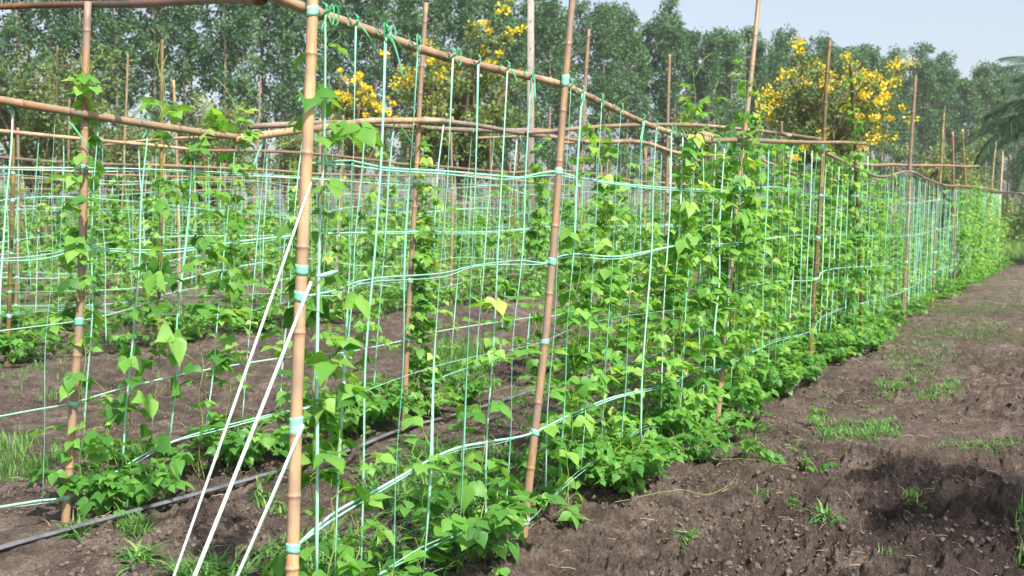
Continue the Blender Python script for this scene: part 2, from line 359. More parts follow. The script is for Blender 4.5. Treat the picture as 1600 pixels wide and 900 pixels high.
def make_bush(nleaf, rad, hgt, lsize, seed):
    rg = np.random.default_rng(seed); fb = MB(); sb = MB()
    for j in range(nleaf // 6):
        a = rg.uniform(0, 6.28); L = rad * rg.uniform(0.35, 1); hg = hgt * rg.uniform(0.55, 1.0)
        t = np.linspace(0, 1, 7); Q = np.stack([np.cos(a) * L * t, np.sin(a) * L * t, hg * np.sin(t * 2.0)], 1); tube(sb, Q, 0.0022, 4, 0.4)
        idx = rg.integers(1, 7, 6)
        add_trifol(fb, sb, Q[idx], a + rg.uniform(-2, 2, 6), lsize * rg.uniform(0.5, 1.05, 6), rg, np.clip(rg.normal(0.38, 0.15, 6), 0, 0.95))
    return sb.mesh('stem', M['stem']), fb.mesh('foliage', M['leaf'])
PROTO = {
    'full': [make_vine(2.25, 44, 0.094, 34, s) for s in (1, 2, 3)],
    'dense': [make_vine(2.2, 70, 0.085, 50, s, 0.25, stems=3) for s in (4, 5, 6)],
    'sparse': [make_vine(2.1, 19, 0.112, 10, s, stems=1) for s in (7, 8)],
    'mid': [make_vine(1.45, 42, 0.084, 44, s, 0.15) for s in (9, 10, 11)],
    'low': [make_vine(0.85, 34, 0.080, 46, s, 0.2) for s in (12, 13, 14)],
    'bush': [make_bush(108, 0.30, 0.29, 0.076, s) for s in (15, 16)] + [make_bush(54, 0.22, 0.30, 0.08, 17)],
    'seedling': [make_bush(12, 0.10, 0.14, 0.06, 18), make_bush(18, 0.14, 0.16, 0.06, 19)],
    'thin': [make_vine(2.2, 24, 0.094, 24, s, stems=1) for s in (30, 31, 32)],
    'slender': [make_vine(1.2, 18, 0.115, 10, s, stems=1) for s in (20, 21)],
}
PH = {'full': 2.25, 'dense': 2.2, 'sparse': 2.1, 'mid': 1.45, 'low': 0.85, 'bush': 1, 'seedling': 1, 'slender': 1.2, 'thin': 2.2}
PCOUNT = [0]
def plant(kind, n, s, hgt, label, group, lean=0.08, dn=0.0, rng=random):
    """bean plant of one prototype kind, its height set to hgt"""
    st, fo = PROTO[kind][rng.randrange(len(PROTO[kind]))]
    p = W(n + dn, s, 0); p[2] = hz(p[0], p[1]) - 0.01
    e = empty('bean_plant' if kind in ('bush', 'seedling') else 'bean_vine', Vector(p), label, 'bean plant', group)
    k = (hgt / PH[kind]) if kind not in ('bush', 'seedling') else hgt
    q = Vector((0, 0, 1)).rotation_difference(Vector(D * lean + np.array([0, 0, 1.0])).normalized())
    e.rotation_mode = 'QUATERNION'; e.rotation_quaternion = q @ Quaternion((0, 0, 1), rng.uniform(0, 6.28))
    w = 1.0 if kind not in ('bush', 'seedling') else k
    e.scale = (w * rng.uniform(0.95, 1.1), w * rng.uniform(0.95, 1.1), k)
    new_obj('stem', st, e); new_obj('foliage', fo, e); PCOUNT[0] += 1
    return e

# ------------------------------------------------------------------ poles and tapes
def make_pole(name, pts, r0, r1, matn, parent, base=None, seed=0, seg=12, nodegap=(0.20, 0.34)):
    rg = np.random.default_rng(seed + 100); pts = [np.asarray(p, float) for p in pts]
    p0 = pts[0]; ax = pts[-1] - p0; Lc = np.linalg.norm(ax); ax = ax / Lc
    q = Vector((0, 0, 1)).rotation_difference(Vector(ax)); Rm = np.array(q.to_matrix())
    loc = [Rm.T @ (p - p0) for p in pts]
    Q = np.array(resample(loc, 0.09)); d = np.concatenate([[0], np.cumsum(np.linalg.norm(np.diff(Q, axis=0), axis=1))]); L = d[-1]
    nodes = []; z = rg.uniform(0.05, 0.2)
    while z < L - 0.03: nodes.append(z); z += rg.uniform(*nodegap)
    zs = np.unique(np.round(np.concatenate([np.arange(0, L, 0.09), [L]] + [np.array([-0.016, -0.007, -0.003, 0.0, 0.003, 0.007, 0.016]) + x for x in nodes]), 4)); zs = zs[(zs >= 0) & (zs <= L)]
    P = np.stack([np.interp(zs, d, Q[:, k]) for k in range(3)], 1)
    amp = 0.004; ph = rg.uniform(0, 6, 2)
    P[:, 0] += amp * np.sin(zs * 3.1 + ph[0]); P[:, 1] += amp * np.sin(zs * 2.3 + ph[1])
    nn = np.array(nodes) if nodes else np.array([-9.0]); dist = np.abs(zs[:, None] - nn[None, :]).min(1)
    rad = (r0 + (r1 - r0) * zs / L) * (1 + 0.13 * np.exp(-(dist / 0.006) ** 2) - 0.03 * np.exp(-((dist - 0.013) / 0.005) ** 2) + 0.025 * np.exp(-(dist / 0.04) ** 2))
    mb = MB(); tube(mb, P, rad, seg, 0.5, np.clip(0.8 * np.exp(-(dist / 0.0035) ** 2), 0, 1))
    o = mb.build(name, M[matn], parent); o.rotation_mode = 'QUATERNION'; o.rotation_quaternion = q
    o.location = Vector(p0 - (np.array(base) if base is not None else 0)); return o
def interp_line(L, s): return float(np.interp(s, [a for a, _ in L], [b for _, b in L]))

class Trellis:
    def __init__(t, n, s0, label, group='bamboo bean trellises'):
        t.n = n; p = W(n, s0, 0); t.base = np.array([p[0], p[1], 0.0]); t.e = empty('bean_trellis', Vector(t.base), label, 'trellis', group)
        t.posts = []; t.hs = []; t.tops = []
        t.vs = 0
    def post(t, s_b, z_b, s_t, z_t, r, matn, seed, bend=0.0, label=None):
        lean = (s_t - s_b) / (z_t - z_b); zb = -0.12; sb = s_b + lean * (zb - z_b)
        pts = [W(t.n, sb, zb), W(t.n + bend, (sb + s_t) / 2 + bend, (zb + z_t) / 2), W(t.n, s_t, z_t)]
        o = make_pole('post', pts, r, r * 0.8, matn, t.e, t.base, seed)
        if label: o['label'] = label
        t.posts.append((sb, zb, s_t, z_t, r, o)); return o
    def beam(t, pts, r0, r1, matn, seed, label=None, dn=None, name='beam'):
        P = [W(t.n + (dn[i] if dn else 0.0), s, z) for i, (s, z) in enumerate(pts)]
        o = make_pole(name, P, r0, r1, matn, t.e, t.base, seed, nodegap=(0.14, 0.26))
        if label: o['label'] = label
        t.tops += pts; return o
    def finish_top(t): t.tops.sort()
    def topz(t, s): return interp_line(t.tops, s)
    def horiz(t, pts, w=0.010, seed=0, double=True, matn='tape', dn=0.0):
        rg = np.random.default_rng(seed + 500); mb = MB()
        for k in range(2 if double else 1):
            Q = [W(t.n + dn + rg.normal(0, 0.004), s, z - (0.018 * k * abs(math.sin(i * 1.3)))) for i, (s, z) in enumerate(pts)]
            P = np.array(resample(Q, 0.07)) - t.base; K = len(P)
            tw = np.interp(np.arange(K), np.arange(0, K + 14, 14), np.cumsum(rg.normal(0, 0.7, len(np.arange(0, K + 14, 14)))))
            ww = w * (0.55 + 0.45 * np.interp(np.arange(K), np.arange(0, K + 9, 9), rg.random(len(np.arange(0, K + 9, 9)))))
            ribbon(mb, P, ww * (1 if k == 0 else 0.7), rg.uniform(0.35, 1.0), rg.uniform(-0.4, 0.4), tw * 0.8)
        o = mb.build('horizontal_tape', M[matn], t.e)
        t.hs.append(pts); return o
    def vert_path(t, st, sb, zb, rg, rgoff=0.0):
        zt = t.topz(st) - 0.012
        P = []
        for k in range(6):
            u = k / 5; P.append(W(t.n + 0.012 + rg.normal(0, 0.006), st + (sb - st) * u + rg.normal(0, 0.006) * (0 < k < 5), zt + (zb - zt) * u))
        return P
    def vert(t, st, sb, zb, w=0.011, seed=0, knot=True, mb=None, label=None):
        rg = np.random.default_rng(seed + 900); own = mb is None
        if own: mb = MB()
        P = t.vert_path(st, sb, zb, rg); P = np.array(resample(P, 0.10 if own else 0.4)) - (t.base if own else t.base); K = len(P)
        kk = np.arange(0, K + 5, 5); tw = np.interp(np.arange(K), kk, np.cumsum(rg.normal(0, 0.9, len(kk))))
        ww = w * (0.45 + 0.6 * np.interp(np.arange(K), kk, rg.random(len(kk))))
        ribbon(mb, P, ww, float(np.clip(rg.normal(0.5, 0.25), 0, 1)), rg.uniform(-0.5, 0.5), tw)
        if not own: return None
        o = mb.build('vertical_tape', M['tape'], t.e); t.vs += 1
        if label: o['label'] = label
        if knot:
            kb = MB(); top = P[0]; r = 0.023
            # wrap round the beam, two bow loops, two loose tails
            for j in range(2):
                a = np.linspace(0, 2 * math.pi, 15); off = (j - 1) * 0.005
                up = np.array([0, 0, 1.0]); c = top + up * 0.018 - N * 0.012 + D * off
                P2 = np.array([c + r * (math.cos(x) * N + math.sin(x) * up) + D * 0.004 * math.sin(x * 1 + j) for x in a])
                ribbon(kb, P2, 0.007, rg.uniform(0, 0.6), 1.57, None, side=D)
            for j in range(rg.integers(0, 3)):
                L = rg.uniform(0.02, 0.055); sg = rg.choice([-1, 1]); a = np.linspace(0, 1, 9)
                P2 = np.array([top + N * (0.012 + 0.01 * math.sin(x * 3)) + D * sg * L * math.sin(x * math.pi) * (1 - 0.3 * x) + np.array([0, 0, 0.035 * math.sin(x * 2 * math.pi)]) for x in a])
                ribbon(kb, P2, 0.006, rg.uniform(0, 0.7), 0.3)
            for j in range(rg.integers(0, 3)):
                L = rg.uniform(0.03, 0.20); sg = rg.choice([-1, -1, 1]); a = np.linspace(0, 1, 9); k1 = rg.uniform(0.2, 1.3)
                P2 = np.array([top + N * (0.015 + 0.02 * x) + D * sg * L * (k1 * x) - np.array([0, 0, L * (x * 0.4 + x * x * 0.6)]) for x in a])
                ribbon(kb, P2, np.interp(a, [0, 0.3, 1], [0.005, 0.011, 0.008]), rg.uniform(0.1, 1.0), rg.uniform(-0.6, 0.6), a * rg.normal(0, 1.0))
            kb.build('knot', M['knot'], o)
        return o
    def wraps(t):
        """tape wound round each post where a horizontal tape or a beam meets it"""
        for (sb, zb, s_t, z_t, r, po) in t.posts:
            inv = None
            for li, L in enumerate(t.hs):
                lo, hi = L[0][0], L[-1][0]
                z = None
                for _ in range(4):
                    zz = 1.2 if z is None else z
                    s = sb + (s_t - sb) * (zz - zb) / (z_t - zb)
                    if s < lo - 0.05 or s > hi + 0.05: z = None; break
                    z = interp_line(L, s)
                if z is None or z > z_t: continue
                t._wrap(po, (sb, zb, s_t, z_t, r), z, 2 + (li % 2))
    def _wrap(t, po, pp, z, turns=3, hgt=None):
        sb, zb, s_t, z_t, r, = pp; u = (z - zb) / (z_t - zb)
        ax = Vector(W(0, s_t, z_t) - W(0, sb, zb)); L = ax.length; zl = L * u; rr = (r + (0.8 * r - r) * u)
        mb = MB(); rg = np.random.default_rng(int(z * 997) + int(sb * 131)); hh = hgt or rg.uniform(0.010, 0.020); a = np.linspace(0, 1, 6)
        seg = 12; an = np.arange(seg) / seg * 2 * math.pi; V = []
        hs = [(-hh, 1.03), (-hh, 1.12), (-hh * 0.3, 1.15), (hh * 0.1, 1.10), (hh * 0.4, 1.15), (hh, 1.12), (hh, 1.03)]
        # follow the post's own bend
        me = po.data; co = np.empty(len(me.vertices) * 3, np.float32); me.vertices.foreach_get('co', co); co = co.reshape(-1, 3)
        near = co[np.abs(co[:, 2] - zl) < 0.06]; cx, cy = (near[:, 0].min() + near[:, 0].max()) / 2, (near[:, 1].min() + near[:, 1].max()) / 2
        for dz, k in hs: V += [(cx + rr * k * math.cos(x), cy + rr * k * math.sin(x), zl + dz + 0.004 * math.sin(x + z * 9)) for x in an]
        f = [[i * seg + j, i * seg + (j + 1) % seg, (i + 1) * seg + (j + 1) % seg, (i + 1) * seg + j] for i in range(len(hs) - 1) for j in range(seg)]
        mb.add(V, f, rg.uniform(0.0, 0.6)); mb.build('tape_wrap', M['tape'], po)

def PX(n, L): return [ps(n, x, y) for x, y in L]
# ================================================================== ROW A, the near trellis
A = Trellis(NA, ps(NA, 470, 900)[0], 'nearest bamboo bean trellis beside the dirt path, strung with mint tape')
for k, (b, t_, r, mm, lb) in enumerate([
        ((455, 900), (488, -12), 0.0225, 'tan', 'thick straw coloured bamboo post nearest the camera'),
        ((818, 848), (897, -34), 0.0205, 'brown', 'leaning orange brown bamboo post'), ((1118, 692), (1187, -12), 0.0215, 'brown', None),
        ((1265, 578), (1297, 55), 0.024, 'green', 'greenish black mottled bamboo post'), ((1347, 556), (1329, 95), 0.024, 'green', None), ((1411, 527), (1430, 118), 0.028, 'brown', None),
        ((1455, 495), (1475, 178), 0.027, 'green', None), ((1491, 460), (1488, 205), 0.026, 'brown', None), ((1518, 440), (1504, 203), 0.026, 'tan', None),
        ((1540, 405), (1556, 222), 0.026, 'green', None), ((1557, 400), (1567, 237), 0.026, 'tan', None), ((1571, 395), (1576, 245), 0.026, 'brown', None)]):
    sb, zb = ps(NA, *b); st, zt = ps(NA, *t_); A.post(sb, zb, st, zt, r, mm, k, 0.012 * math.sin(k * 2.1), lb)
A.beam(PX(NA, [(395, -24), (440, -8), (487, 12), (560, 36), (700, 83), (877, 128), (920, 146), (1000, 185), (1050, 204), (1108, 218)]), 0.0185, 0.017, 'beam', 31, 'long sloping pale bamboo beam', dn=[-0.042] * 10)
A.beam(PX(NA, [(1085, 220), (1150, 220), (1230, 222), (1346, 224)]), 0.018, 0.016, 'brown', 32, dn=[-.01, 0.03, 0.04, 0.05])
A.beam(PX(NA, [(1286, 240), (1330, 262), (1370, 276), (1419, 268), (1445, 281), (1480, 292)]), 0.017, 0.015, 'grey', 33, 'sagging weathered pole', dn=[0.05] * 6)
A.beam(PX(NA, [(1470, 290), (1500, 291), (1530, 294), (1580, 302)]), 0.022, 0.020, 'brown', 34, dn=[0.05] * 4)
A.finish_top()
AH = [
 [(487, 255), (550, 251), (600, 262), (700, 268), (780, 275), (815, 277), (868, 268), (920, 280), (1030, 292), (1150, 297), (1215, 292), (1285, 307), (1350, 307), (1415, 318), (1470, 312), (1495, 318), (1560, 322)],
 [(484, 462), (520, 455), (560, 440), (590, 434), (690, 427), (740, 415), (815, 407), (848, 411), (893, 397), (970, 400), (1065, 382), (1145, 380), (1245, 367), (1276, 372), (1300, 365), (1412, 369), (1462, 358), (1500, 352), (1560, 348)],
 [(472, 657), (533, 628), (600, 600), (680, 573), (745, 557), (837, 538), (893, 515), (960, 497), (1065, 482), (1132, 467), (1150, 455), (1210, 440), (1274, 437), (1300, 420), (1410, 412), (1460, 395), (1500, 385), (1560, 375)],
 [(461, 855), (520, 805), (600, 760), (700, 705), (765, 690), (828, 678), (890, 648), (960, 620), (1040, 600), (1100, 573), (1126, 575), (1200, 535), (1268, 517), (1300, 487), (1410, 455), (1460, 425), (1500, 410)],
 [(590, 899), (660, 855), (720, 830), (770, 815), (820, 815), (850, 790), (900, 740), (960, 700), (1010, 665), (1060, 668), (1120, 672)],
 [(1155, 622), (1190, 600), (1228, 585), (1268, 590)],
]
for k, L in enumerate(AH): A.horiz(PX(NA, L), 0.0105, k, double=(k != 2))
A.wraps()
A._wrap(A.posts[0][5], A.posts[0][:5], ps(NA, 487, 18)[1], 5, 0.017); A._wrap(A.posts[0][5], A.posts[0][:5], ps(NA, 484, 420)[1], 3, 0.016)
A._wrap(A.posts[0][5], A.posts[0][:5], ps(NA, 470, 668)[1], 3, 0.018); A._wrap(A.posts[1][5], A.posts[1][:5], ps(NA, 876, 124)[1], 4, 0.03); A._wrap(A.posts[3][5], A.posts[3][:5], ps(NA, 1288, 230)[1], 4, 0.045)
VA = [((504, 38), (487, 905)), ((554, 47), (520, 905)), ((598, 60), (560, 900)), ((649, 78), (608, 900)), ((706, 92), (658, 900)), ((746, 113), (714, 865)), ((787, 118), (755, 835)), ((827, 122), (786, 812)),
      ((887, 147), (846, 760)), ((908, 153), (872, 745)), ((937, 162), (905, 735)), ((966, 176), (934, 715)), ((1000, 190), (968, 700)), ((1026, 200), (996, 690))]
sA = []
for k, (a, b) in enumerate(VA):
    st = ps(NA, *a)[0]; sb, zb = ps(NA, *b); A.vert(st, sb, zb, 0.0125 if k not in (3, 6) else 0.009, k); sA.append((st, sb))
s = sA[-1][0]; k = 20; far = MB(); aend = ps(NA, 1566, 400)[0]
while True:
    s += random.uniform(0.19, 0.27)
    if s > aend: break
    ln = random.uniform(0.10, 0.22); zb = random.uniform(0.15, 0.42)
    if A.vs < 100: A.vert(s, s - ln, zb, 0.0115, k, knot=(s < 9))
    else: A.vert(s, s - ln, zb, 0.011, k, mb=far)
    k += 1
if far.v: tag(far.build('vertical_tapes', M['tape'], A.e), 'many mint tapes hanging close together at the far end', kind='stuff')

# ================================================================== ROW B
B = Trellis(NB, ps(NB, 103, 825)[0], 'second bamboo bean trellis, just behind the nearest one beyond the hose')
BP = [((103, 825), (139, -12), 0.0215, 'brown', 'orange brown bamboo post wrapped by a vine'), ((632, 650), (667, -12), 0.0215, 'brown', None), ((886, 570), (921, 38), 0.0225, 'brown', None), ((1033, 540), (1046, 85), 0.022, 'brown', None),
      ((1140, 500), (1171, 122), 0.022, 'green', None), ((1212, 480), (1222, 190), 0.022, 'brown', None)]
for k, (b, t_, r, mm, lb) in enumerate(BP):
    sb, zb = ps(NB, *b); st, zt = ps(NB, *t_); B.post(sb, min(zb, 0.1) if zb > 0.1 else zb, st, zt, r, mm, 50 + k, 0.012 * math.cos(k * 2.3), lb)
s = ps(NB, 1212, 480)[0] + 2.8; k = 60
while s < 37:
    B.post(s, 0, s + random.uniform(-0.1, 0.3), random.uniform(2.5, 3.5), 0.023, random.choice(['brown', 'green', 'tan']), k, 0.01); s += random.uniform(2.4, 3.1); k += 1
B.beam(PX(NB, [(-120, 140), (0, 160), (140, 181), (370, 216)]), 0.0205, 0.019, 'brown', 70, 'reddish brown bamboo beam', dn=[0.045] * 4)
B.beam(PX(NB, [(358, 217), (430, 208), (500, 200), (560, 191), (620, 189), (690, 189)]), 0.024, 0.021, 'beam', 71, 'pale thick crooked pole', dn=[0.045] * 6)
B.beam(PX(NB, [(660, 186), (740, 196), (800, 207), (860, 215), (905, 222)]), 0.020, 0.018, 'grey', 72, dn=[0.0, 0.04, 0.045, 0.045, 0.05])
B.beam(PX(NB, [(868, 222), (940, 222), (1000, 223), (1050, 238), (1090, 242), (1180, 250), (1240, 272), (1290, 280), (1340, 290)]), 0.022, 0.02, 'beam', 73, 'long drooping pale pole', dn=[0.045] * 9)
sb1 = ps(NB, 1335, 288)[0]; s = sb1; k = 74
while s < 37:
    B.beam([(s, 2.05), (s + 2, 2.0), (s + 4.2, 2.06)], 0.021, 0.018, random.choice(['beam', 'brown', 'grey']), k, dn=[0.045] * 3); s += 4.0; k += 1
B.finish_top()
BH = [
 [(-60, 262), (130, 262), (280, 266), (480, 276), (640, 285), (760, 288), (900, 291), (1040, 300), (1150, 306)],
 [(-60, 408), (60, 400), (124, 388), (200, 390), (270, 390), (340, 382), (390, 375), (500, 365), (640, 362), (760, 362), (895, 352), (1030, 352), (1150, 345)],
 [(-60, 525), (60, 510), (118, 503), (170, 492), (270, 465), (340, 462), (480, 455), (640, 440), (760, 432), (890, 420), (1033, 408), (1150, 395)],
 [(-60, 662), (60, 640), (114, 630), (200, 605), (320, 578), (470, 555), (540, 550), (638, 530), (700, 515), (820, 497), (890, 489), (1033, 455), (1150, 435)],
 [(-60, 802), (60, 782), (107, 776), (160, 750), (230, 708), (270, 690), (340, 668), (470, 638), (560, 628), (634, 622), (700, 585), (820, 550), (887, 540)],
]
for k, L in enumerate(BH): B.horiz(PX(NB, L), 0.0105, 20 + k, double=(k in (0, 1, 4)))
for k, z in enumerate((0.45, 0.85, 1.25, 1.68)):
    s0 = ps(NB, 1150, 350)[0]; B.horiz([(s0 + i * 1.4, z + 0.06 * math.sin(i * 1.9 + k)) for i in range(int((37 - s0) / 1.4))], 0.012, 30 + k, double=False)
B.wraps()
VB = [((18, 165), (-6, 520)), ((84, 182), (63, 780)), ((152, 190), (128, 700)), ((228, 196), (190, 735)), ((300, 206), (262, 692)), ((366, 216), (320, 672)), ((414, 212), (376, 655)),
      ((470, 205), (436, 640)), ((520, 200), (486, 630)), ((569, 193), (535, 625)), ((612, 190), (580, 622)), ((690, 190), (655, 600)), ((735, 197), (700, 590)), ((770, 203), (742, 580)), ((806, 208), (778, 570)), ((850, 214), (822, 560))]
for k, (a, b) in enumerate(VB):
    st = ps(NB, *a)[0]; sb, zb = ps(NB, *b); B.vert(st, sb, max(zb, 0.1), 0.012, 200 + k)
s = ps(NB, 850, 214)[0]; k = 230; far = MB()
while s < 36.5:
    s += random.uniform(0.24, 0.36)
    if B.vs < 100: B.vert(s, s - random.uniform(0.05, 0.25), random.uniform(0.1, 0.4), 0.0115, k, knot=(s < 10))
    else: B.vert(s, s - 0.15, 0.3, 0.011, k, mb=far)
    k += 1
if far.v: tag(far.build('vertical_tapes', M['tape'], B.e), 'many mint tapes hanging close together at the far end', kind='stuff')

# ================================================================== the rows behind
def back_row(n, label, sstart, send, gap, topz, seed, posts=(), pgap=2.9):
    rr = random.Random(seed); T = Trellis(n, sstart, label)
    used = []
    for (b, t_, mm) in posts:
        sb, zb = ps(n, *b); st, zt = ps(n, *t_); T.post(sb, min(zb, 0.05), st, zt, 0.024, mm, seed + len(used), 0.01); used.append(sb)
    s = sstart + rr.uniform(0.2, 1); k = 0
    while s < send:
        if all(abs(s - u) > 1.2 for u in used):
            T.post(s, 0, s + rr.uniform(-0.1, 0.3), rr.uniform(2.5, 3.6), 0.023, rr.choice(['brown', 'brown', 'green', 'tan']), seed + 20 + k, 0.015)
        s += pgap + rr.uniform(-0.5, 0.5); k += 1
    s = sstart - 0.5; k = 0; zc = topz
    while s < send:
        L = rr.uniform(3.6, 5.0); z2 = topz + rr.uniform(-0.12, 0.12)
        T.beam([(s, zc), (s + L / 2, (zc + z2) / 2 + rr.uniform(-0.06, 0.06)), (s + L, z2)], 0.022, 0.018, rr.choice(['brown', 'beam', 'brown', 'grey']), seed + 40 + k, dn=[0.045] * 3)
        s += L - 0.25; zc = z2; k += 1
    T.finish_top()
    for k, z in enumerate((0.42, 0.82, 1.22, 1.62, 2.0)):
        T.horiz([(sstart + i * 1.3, z + rr.uniform(-0.09, 0.09) + 0.05 * math.sin(i * 1.7 + k * 2)) for i in range(int((send - sstart) / 1.3) + 1)], 0.0115, seed + 60 + k, double=(k % 3 == 0))
    T.wraps()
    s = sstart; k = 0; far = MB()
    while s < send:
        s += gap * rr.uniform(0.75, 1.3)
        if T.vs < 100: T.vert(s, s + rr.uniform(-0.25, 0.1), rr.uniform(0.1, 0.7), 0.0125, seed * 3 + k, knot=False)
        else: T.vert(s, s - 0.1, 0.4, 0.0125, seed * 3 + k, mb=far)
        k += 1
    if far.v: tag(far.build('vertical_tapes', M['tape'], T.e), 'many mint tapes hanging close together at the far end', kind='stuff')
    return T
TC = back_row(NC, 'third bamboo bean trellis, first one past the bare furrow, with a greenish post', ps(NC, -120, 560)[0], 36, 0.24, 2.35, 1000, [((247, 542), (253, 57), 'green'), ((800, 450), (807, 210), 'brown')])
TC2 = back_row(NC2, 'fourth bamboo bean trellis, close behind the one past the furrow', ps(NC2, -100, 500)[0], 36, 0.28, 2.3, 1200, [((497, 440), (500, 180), 'brown')])
TD = back_row(ND, 'fifth bamboo bean trellis, standing in the middle of the field', ps(ND, -90, 460)[0], 37, 0.32, 2.35, 1400, [((183, 462), (200, 85), 'brown'), ((388, 452), (408, 115), 'brown')])
TD2 = back_row(ND2, 'sixth bamboo bean trellis, paired with the one in the middle of the field', ps(ND2, -80, 440)[0], 37, 0.38, 2.3, 1600, [((103, 440), (108, 155), 'brown')])
TE = back_row(NE, 'farthest bamboo bean trellis, small in front of the trees', ps(NE, -80, 420)[0], 38, 0.6, 2.3, 1800)

# ------------------------------------------------------------------ cross poles, guys, hose
def cross(pts, r, mm, seed, label):
    base = pts[0]; o = make_pole('cross_pole', pts, r, r * 0.85, mm, None, None, seed, nodegap=(0.2, 0.32)); return tag(o, label, 'bamboo pole', 'bamboo poles laid across the trellises')
def PN(n, x, y, dn=0): s, z = ps(n, x, y); return W(n + dn, s, z)
cross([PN(NA, 436, -5, -0.07), PN(NA - 1.0, 300, 2), PN(NB - 0.3, 100, 8), PN(NB - 1.2, -140, 18)], 0.019, 'dark', 1, 'dark bamboo pole running left across the top edge from the first post')
cross([PN(NA, 1300, 219, -0.06), PN(NA - 0.8, 1180, 205), PN(NA - 1.5, 1045, 194), PN(NB + 0.1, 815, 207)], 0.022, 'brown', 2, 'brown bamboo pole from the mottled post back to the second trellis')
cross([PN(NB, 860, 204, -0.06), PN(NB, 760, 203, -0.08), PN(NB, 640, 197, -0.08), PN(NB, 545, 191, -0.08), PN(NB, 395, 198, -0.07)], 0.021, 'grey', 3, 'grey weathered wavy pole lying along the second trellis')
cross([PN(NC, 735, 216, 0.1), PN(NC + 1.2, 850, 213), PN(NC + 2.5, 930, 218)], 0.022, 'brown', 4, 'thin brown pole end showing behind the leaning second post')
cross([PN(NA, 1345 - 6, 257, -0.07), PN(NA, 1425, 258, -0.05), PN(NA + 0.5, 1530, 260, 0.0)], 0.022, 'brown', 5, 'level brown pole crossing the far posts near the palm')
cross([PN(NA, 1545, 300, 0.06), PN(NA + 0.6, 1575, 301), PN(NA + 1.3, 1598, 303)], 0.022, 'brown', 6, 'short brown pole at the far end near the right edge')
cross([W(NC + 0.2, 9.2, 2.5), W(NC - 1, 9.3, 2.55), W(NC2 - 0.3, 9.2, 2.5)], 0.022, 'beam', 7, 'pole joining the third and fourth trellises at the left')
cross([W(NC + 0.2, 19, 2.45), W(NC - 1, 19, 2.5), W(NC2 - 0.3, 19.1, 2.4)], 0.022, 'brown', 8, 'pole joining the third and fourth trellises farther back')
# rope bundle where the two beams meet
mb = MB(); c = PN(NA, 1094, 215, 0.03)
for j in range(7):
    a = np.linspace(0, 2 * math.pi, 13); rr_ = 0.026 + 0.004 * (j % 3)
    tube(mb, np.array([c + D * (0.03 * (j - 3) + 0.015 * math.sin(x)) + rr_ * (math.cos(x) * N + math.sin(x) * np.array([0, 0, 1])) for x in a]), 0.007, 5, 0.6)
o = mb.build('rope_binding', M['straw'], None); o.parent = A.e; o.location = Vector(-A.base)
def guy(top, bot, w, label, seed):
    P0 = PN(NA, *top, 0.02); P1 = PN(NA, *bot, 0.02); u = (P0[2] - 0.02) / (P0[2] - P1[2]); G = P0 + (P1 - P0) * u
    rg = np.random.default_rng(seed); mb = MB(); P = np.array(resample([P0, G], 0.08)); K = len(P)
    P[:, 2] -= 0.01 * np.sin(np.linspace(0, math.pi, K)); kk = np.arange(0, K + 8, 8)
    ribbon(mb, P, w * (0.8 + 0.3 * np.interp(np.arange(K), kk, rg.random(len(kk)))), 0.8, 0.1, np.interp(np.arange(K), kk, np.cumsum(rg.normal(0, 0.12, len(kk)))))
    o = mb.build('guy_tape', M['tapew']); tag(o, label, 'guy line', 'guy tapes from the first post')
    pg = MB(); tube(pg, [G + np.array([-0.02, 0, -0.12]), G + np.array([0, 0, 0.0]), G + np.array([0.01, 0, 0.06])], [0.006, 0.012, 0.013], 8); q = pg.build('ground_peg', M['wood'], o)
guy((479, 285), (262, 900), 0.0085, 'upper thin white tape slanting down left from the nearest post', 1)
guy((479, 440), (294, 900), 0.0125, 'middle wide white tape slanting down left from the nearest post', 2)
guy((467, 662), (361, 900), 0.017, 'lowest mint white tape slanting from the nearest post to the ground', 8)
mb = MB(); tp = PN(NA, 484, 430, 0.03)
P = [tp, tp + D * 0.03 + np.array([0, 0, -0.002]), tp + D * 0.07 + np.array([0, 0, 0.002]), tp + D * 0.11 + np.array([0, 0, 0.008])]
ribbon(mb, P, [0.006, 0.016, 0.022, 0.012], 0.7, 0.2); o = mb.build('tape_tail', M['tape'], A.e); o.location = Vector(-A.base)
HP = [gp(x, y) for x, y in [(-140, 915), (-40, 884), (0, 872), (120, 838), (250, 800), (360, 765), (480, 730), (560, 705), (640, 672), (700, 655), (790, 627), (850, 610), (920, 592), (1010, 562), (1060, 545)]]
P = np.array(resample(HP, 0.06)); P[:, 2] = height(P[:, 0], P[:, 1], False) + 0.030
P[:, 2] = np.convolve(np.pad(P[:, 2], 10, 'edge'), np.ones(21) / 21, 'valid')
mb = MB(); K = len(P); T = np.gradient(P, axis=0); T /= np.linalg.norm(T, axis=1)[:, None]; S = np.cross(T, [0, 0, 1.0]); seg = 10; an = np.arange(seg) / seg * 6.2832
wv = 0.0185 * (1 + 0.12 * np.sin(np.arange(K) * 0.37)); V = (P[:, None] + S[:, None] * (wv[:, None] * np.cos(an)[None])[:, :, None] + np.array([0, 0, 1.0]) * (0.0085 * np.sin(an) * (1 - 0.35 * np.cos(an * 2)))[None, :, None]).reshape(-1, 3)
mb.add(V, [[i * seg + j, i * seg + (j + 1) % seg, (i + 1) * seg + (j + 1) % seg, (i + 1) * seg + j] for i in range(K - 1) for j in range(seg)])
tag(mb.build('irrigation_hose', M['hose']), 'dark grey irrigation hose lying on soil behind the nearest post', 'hose')

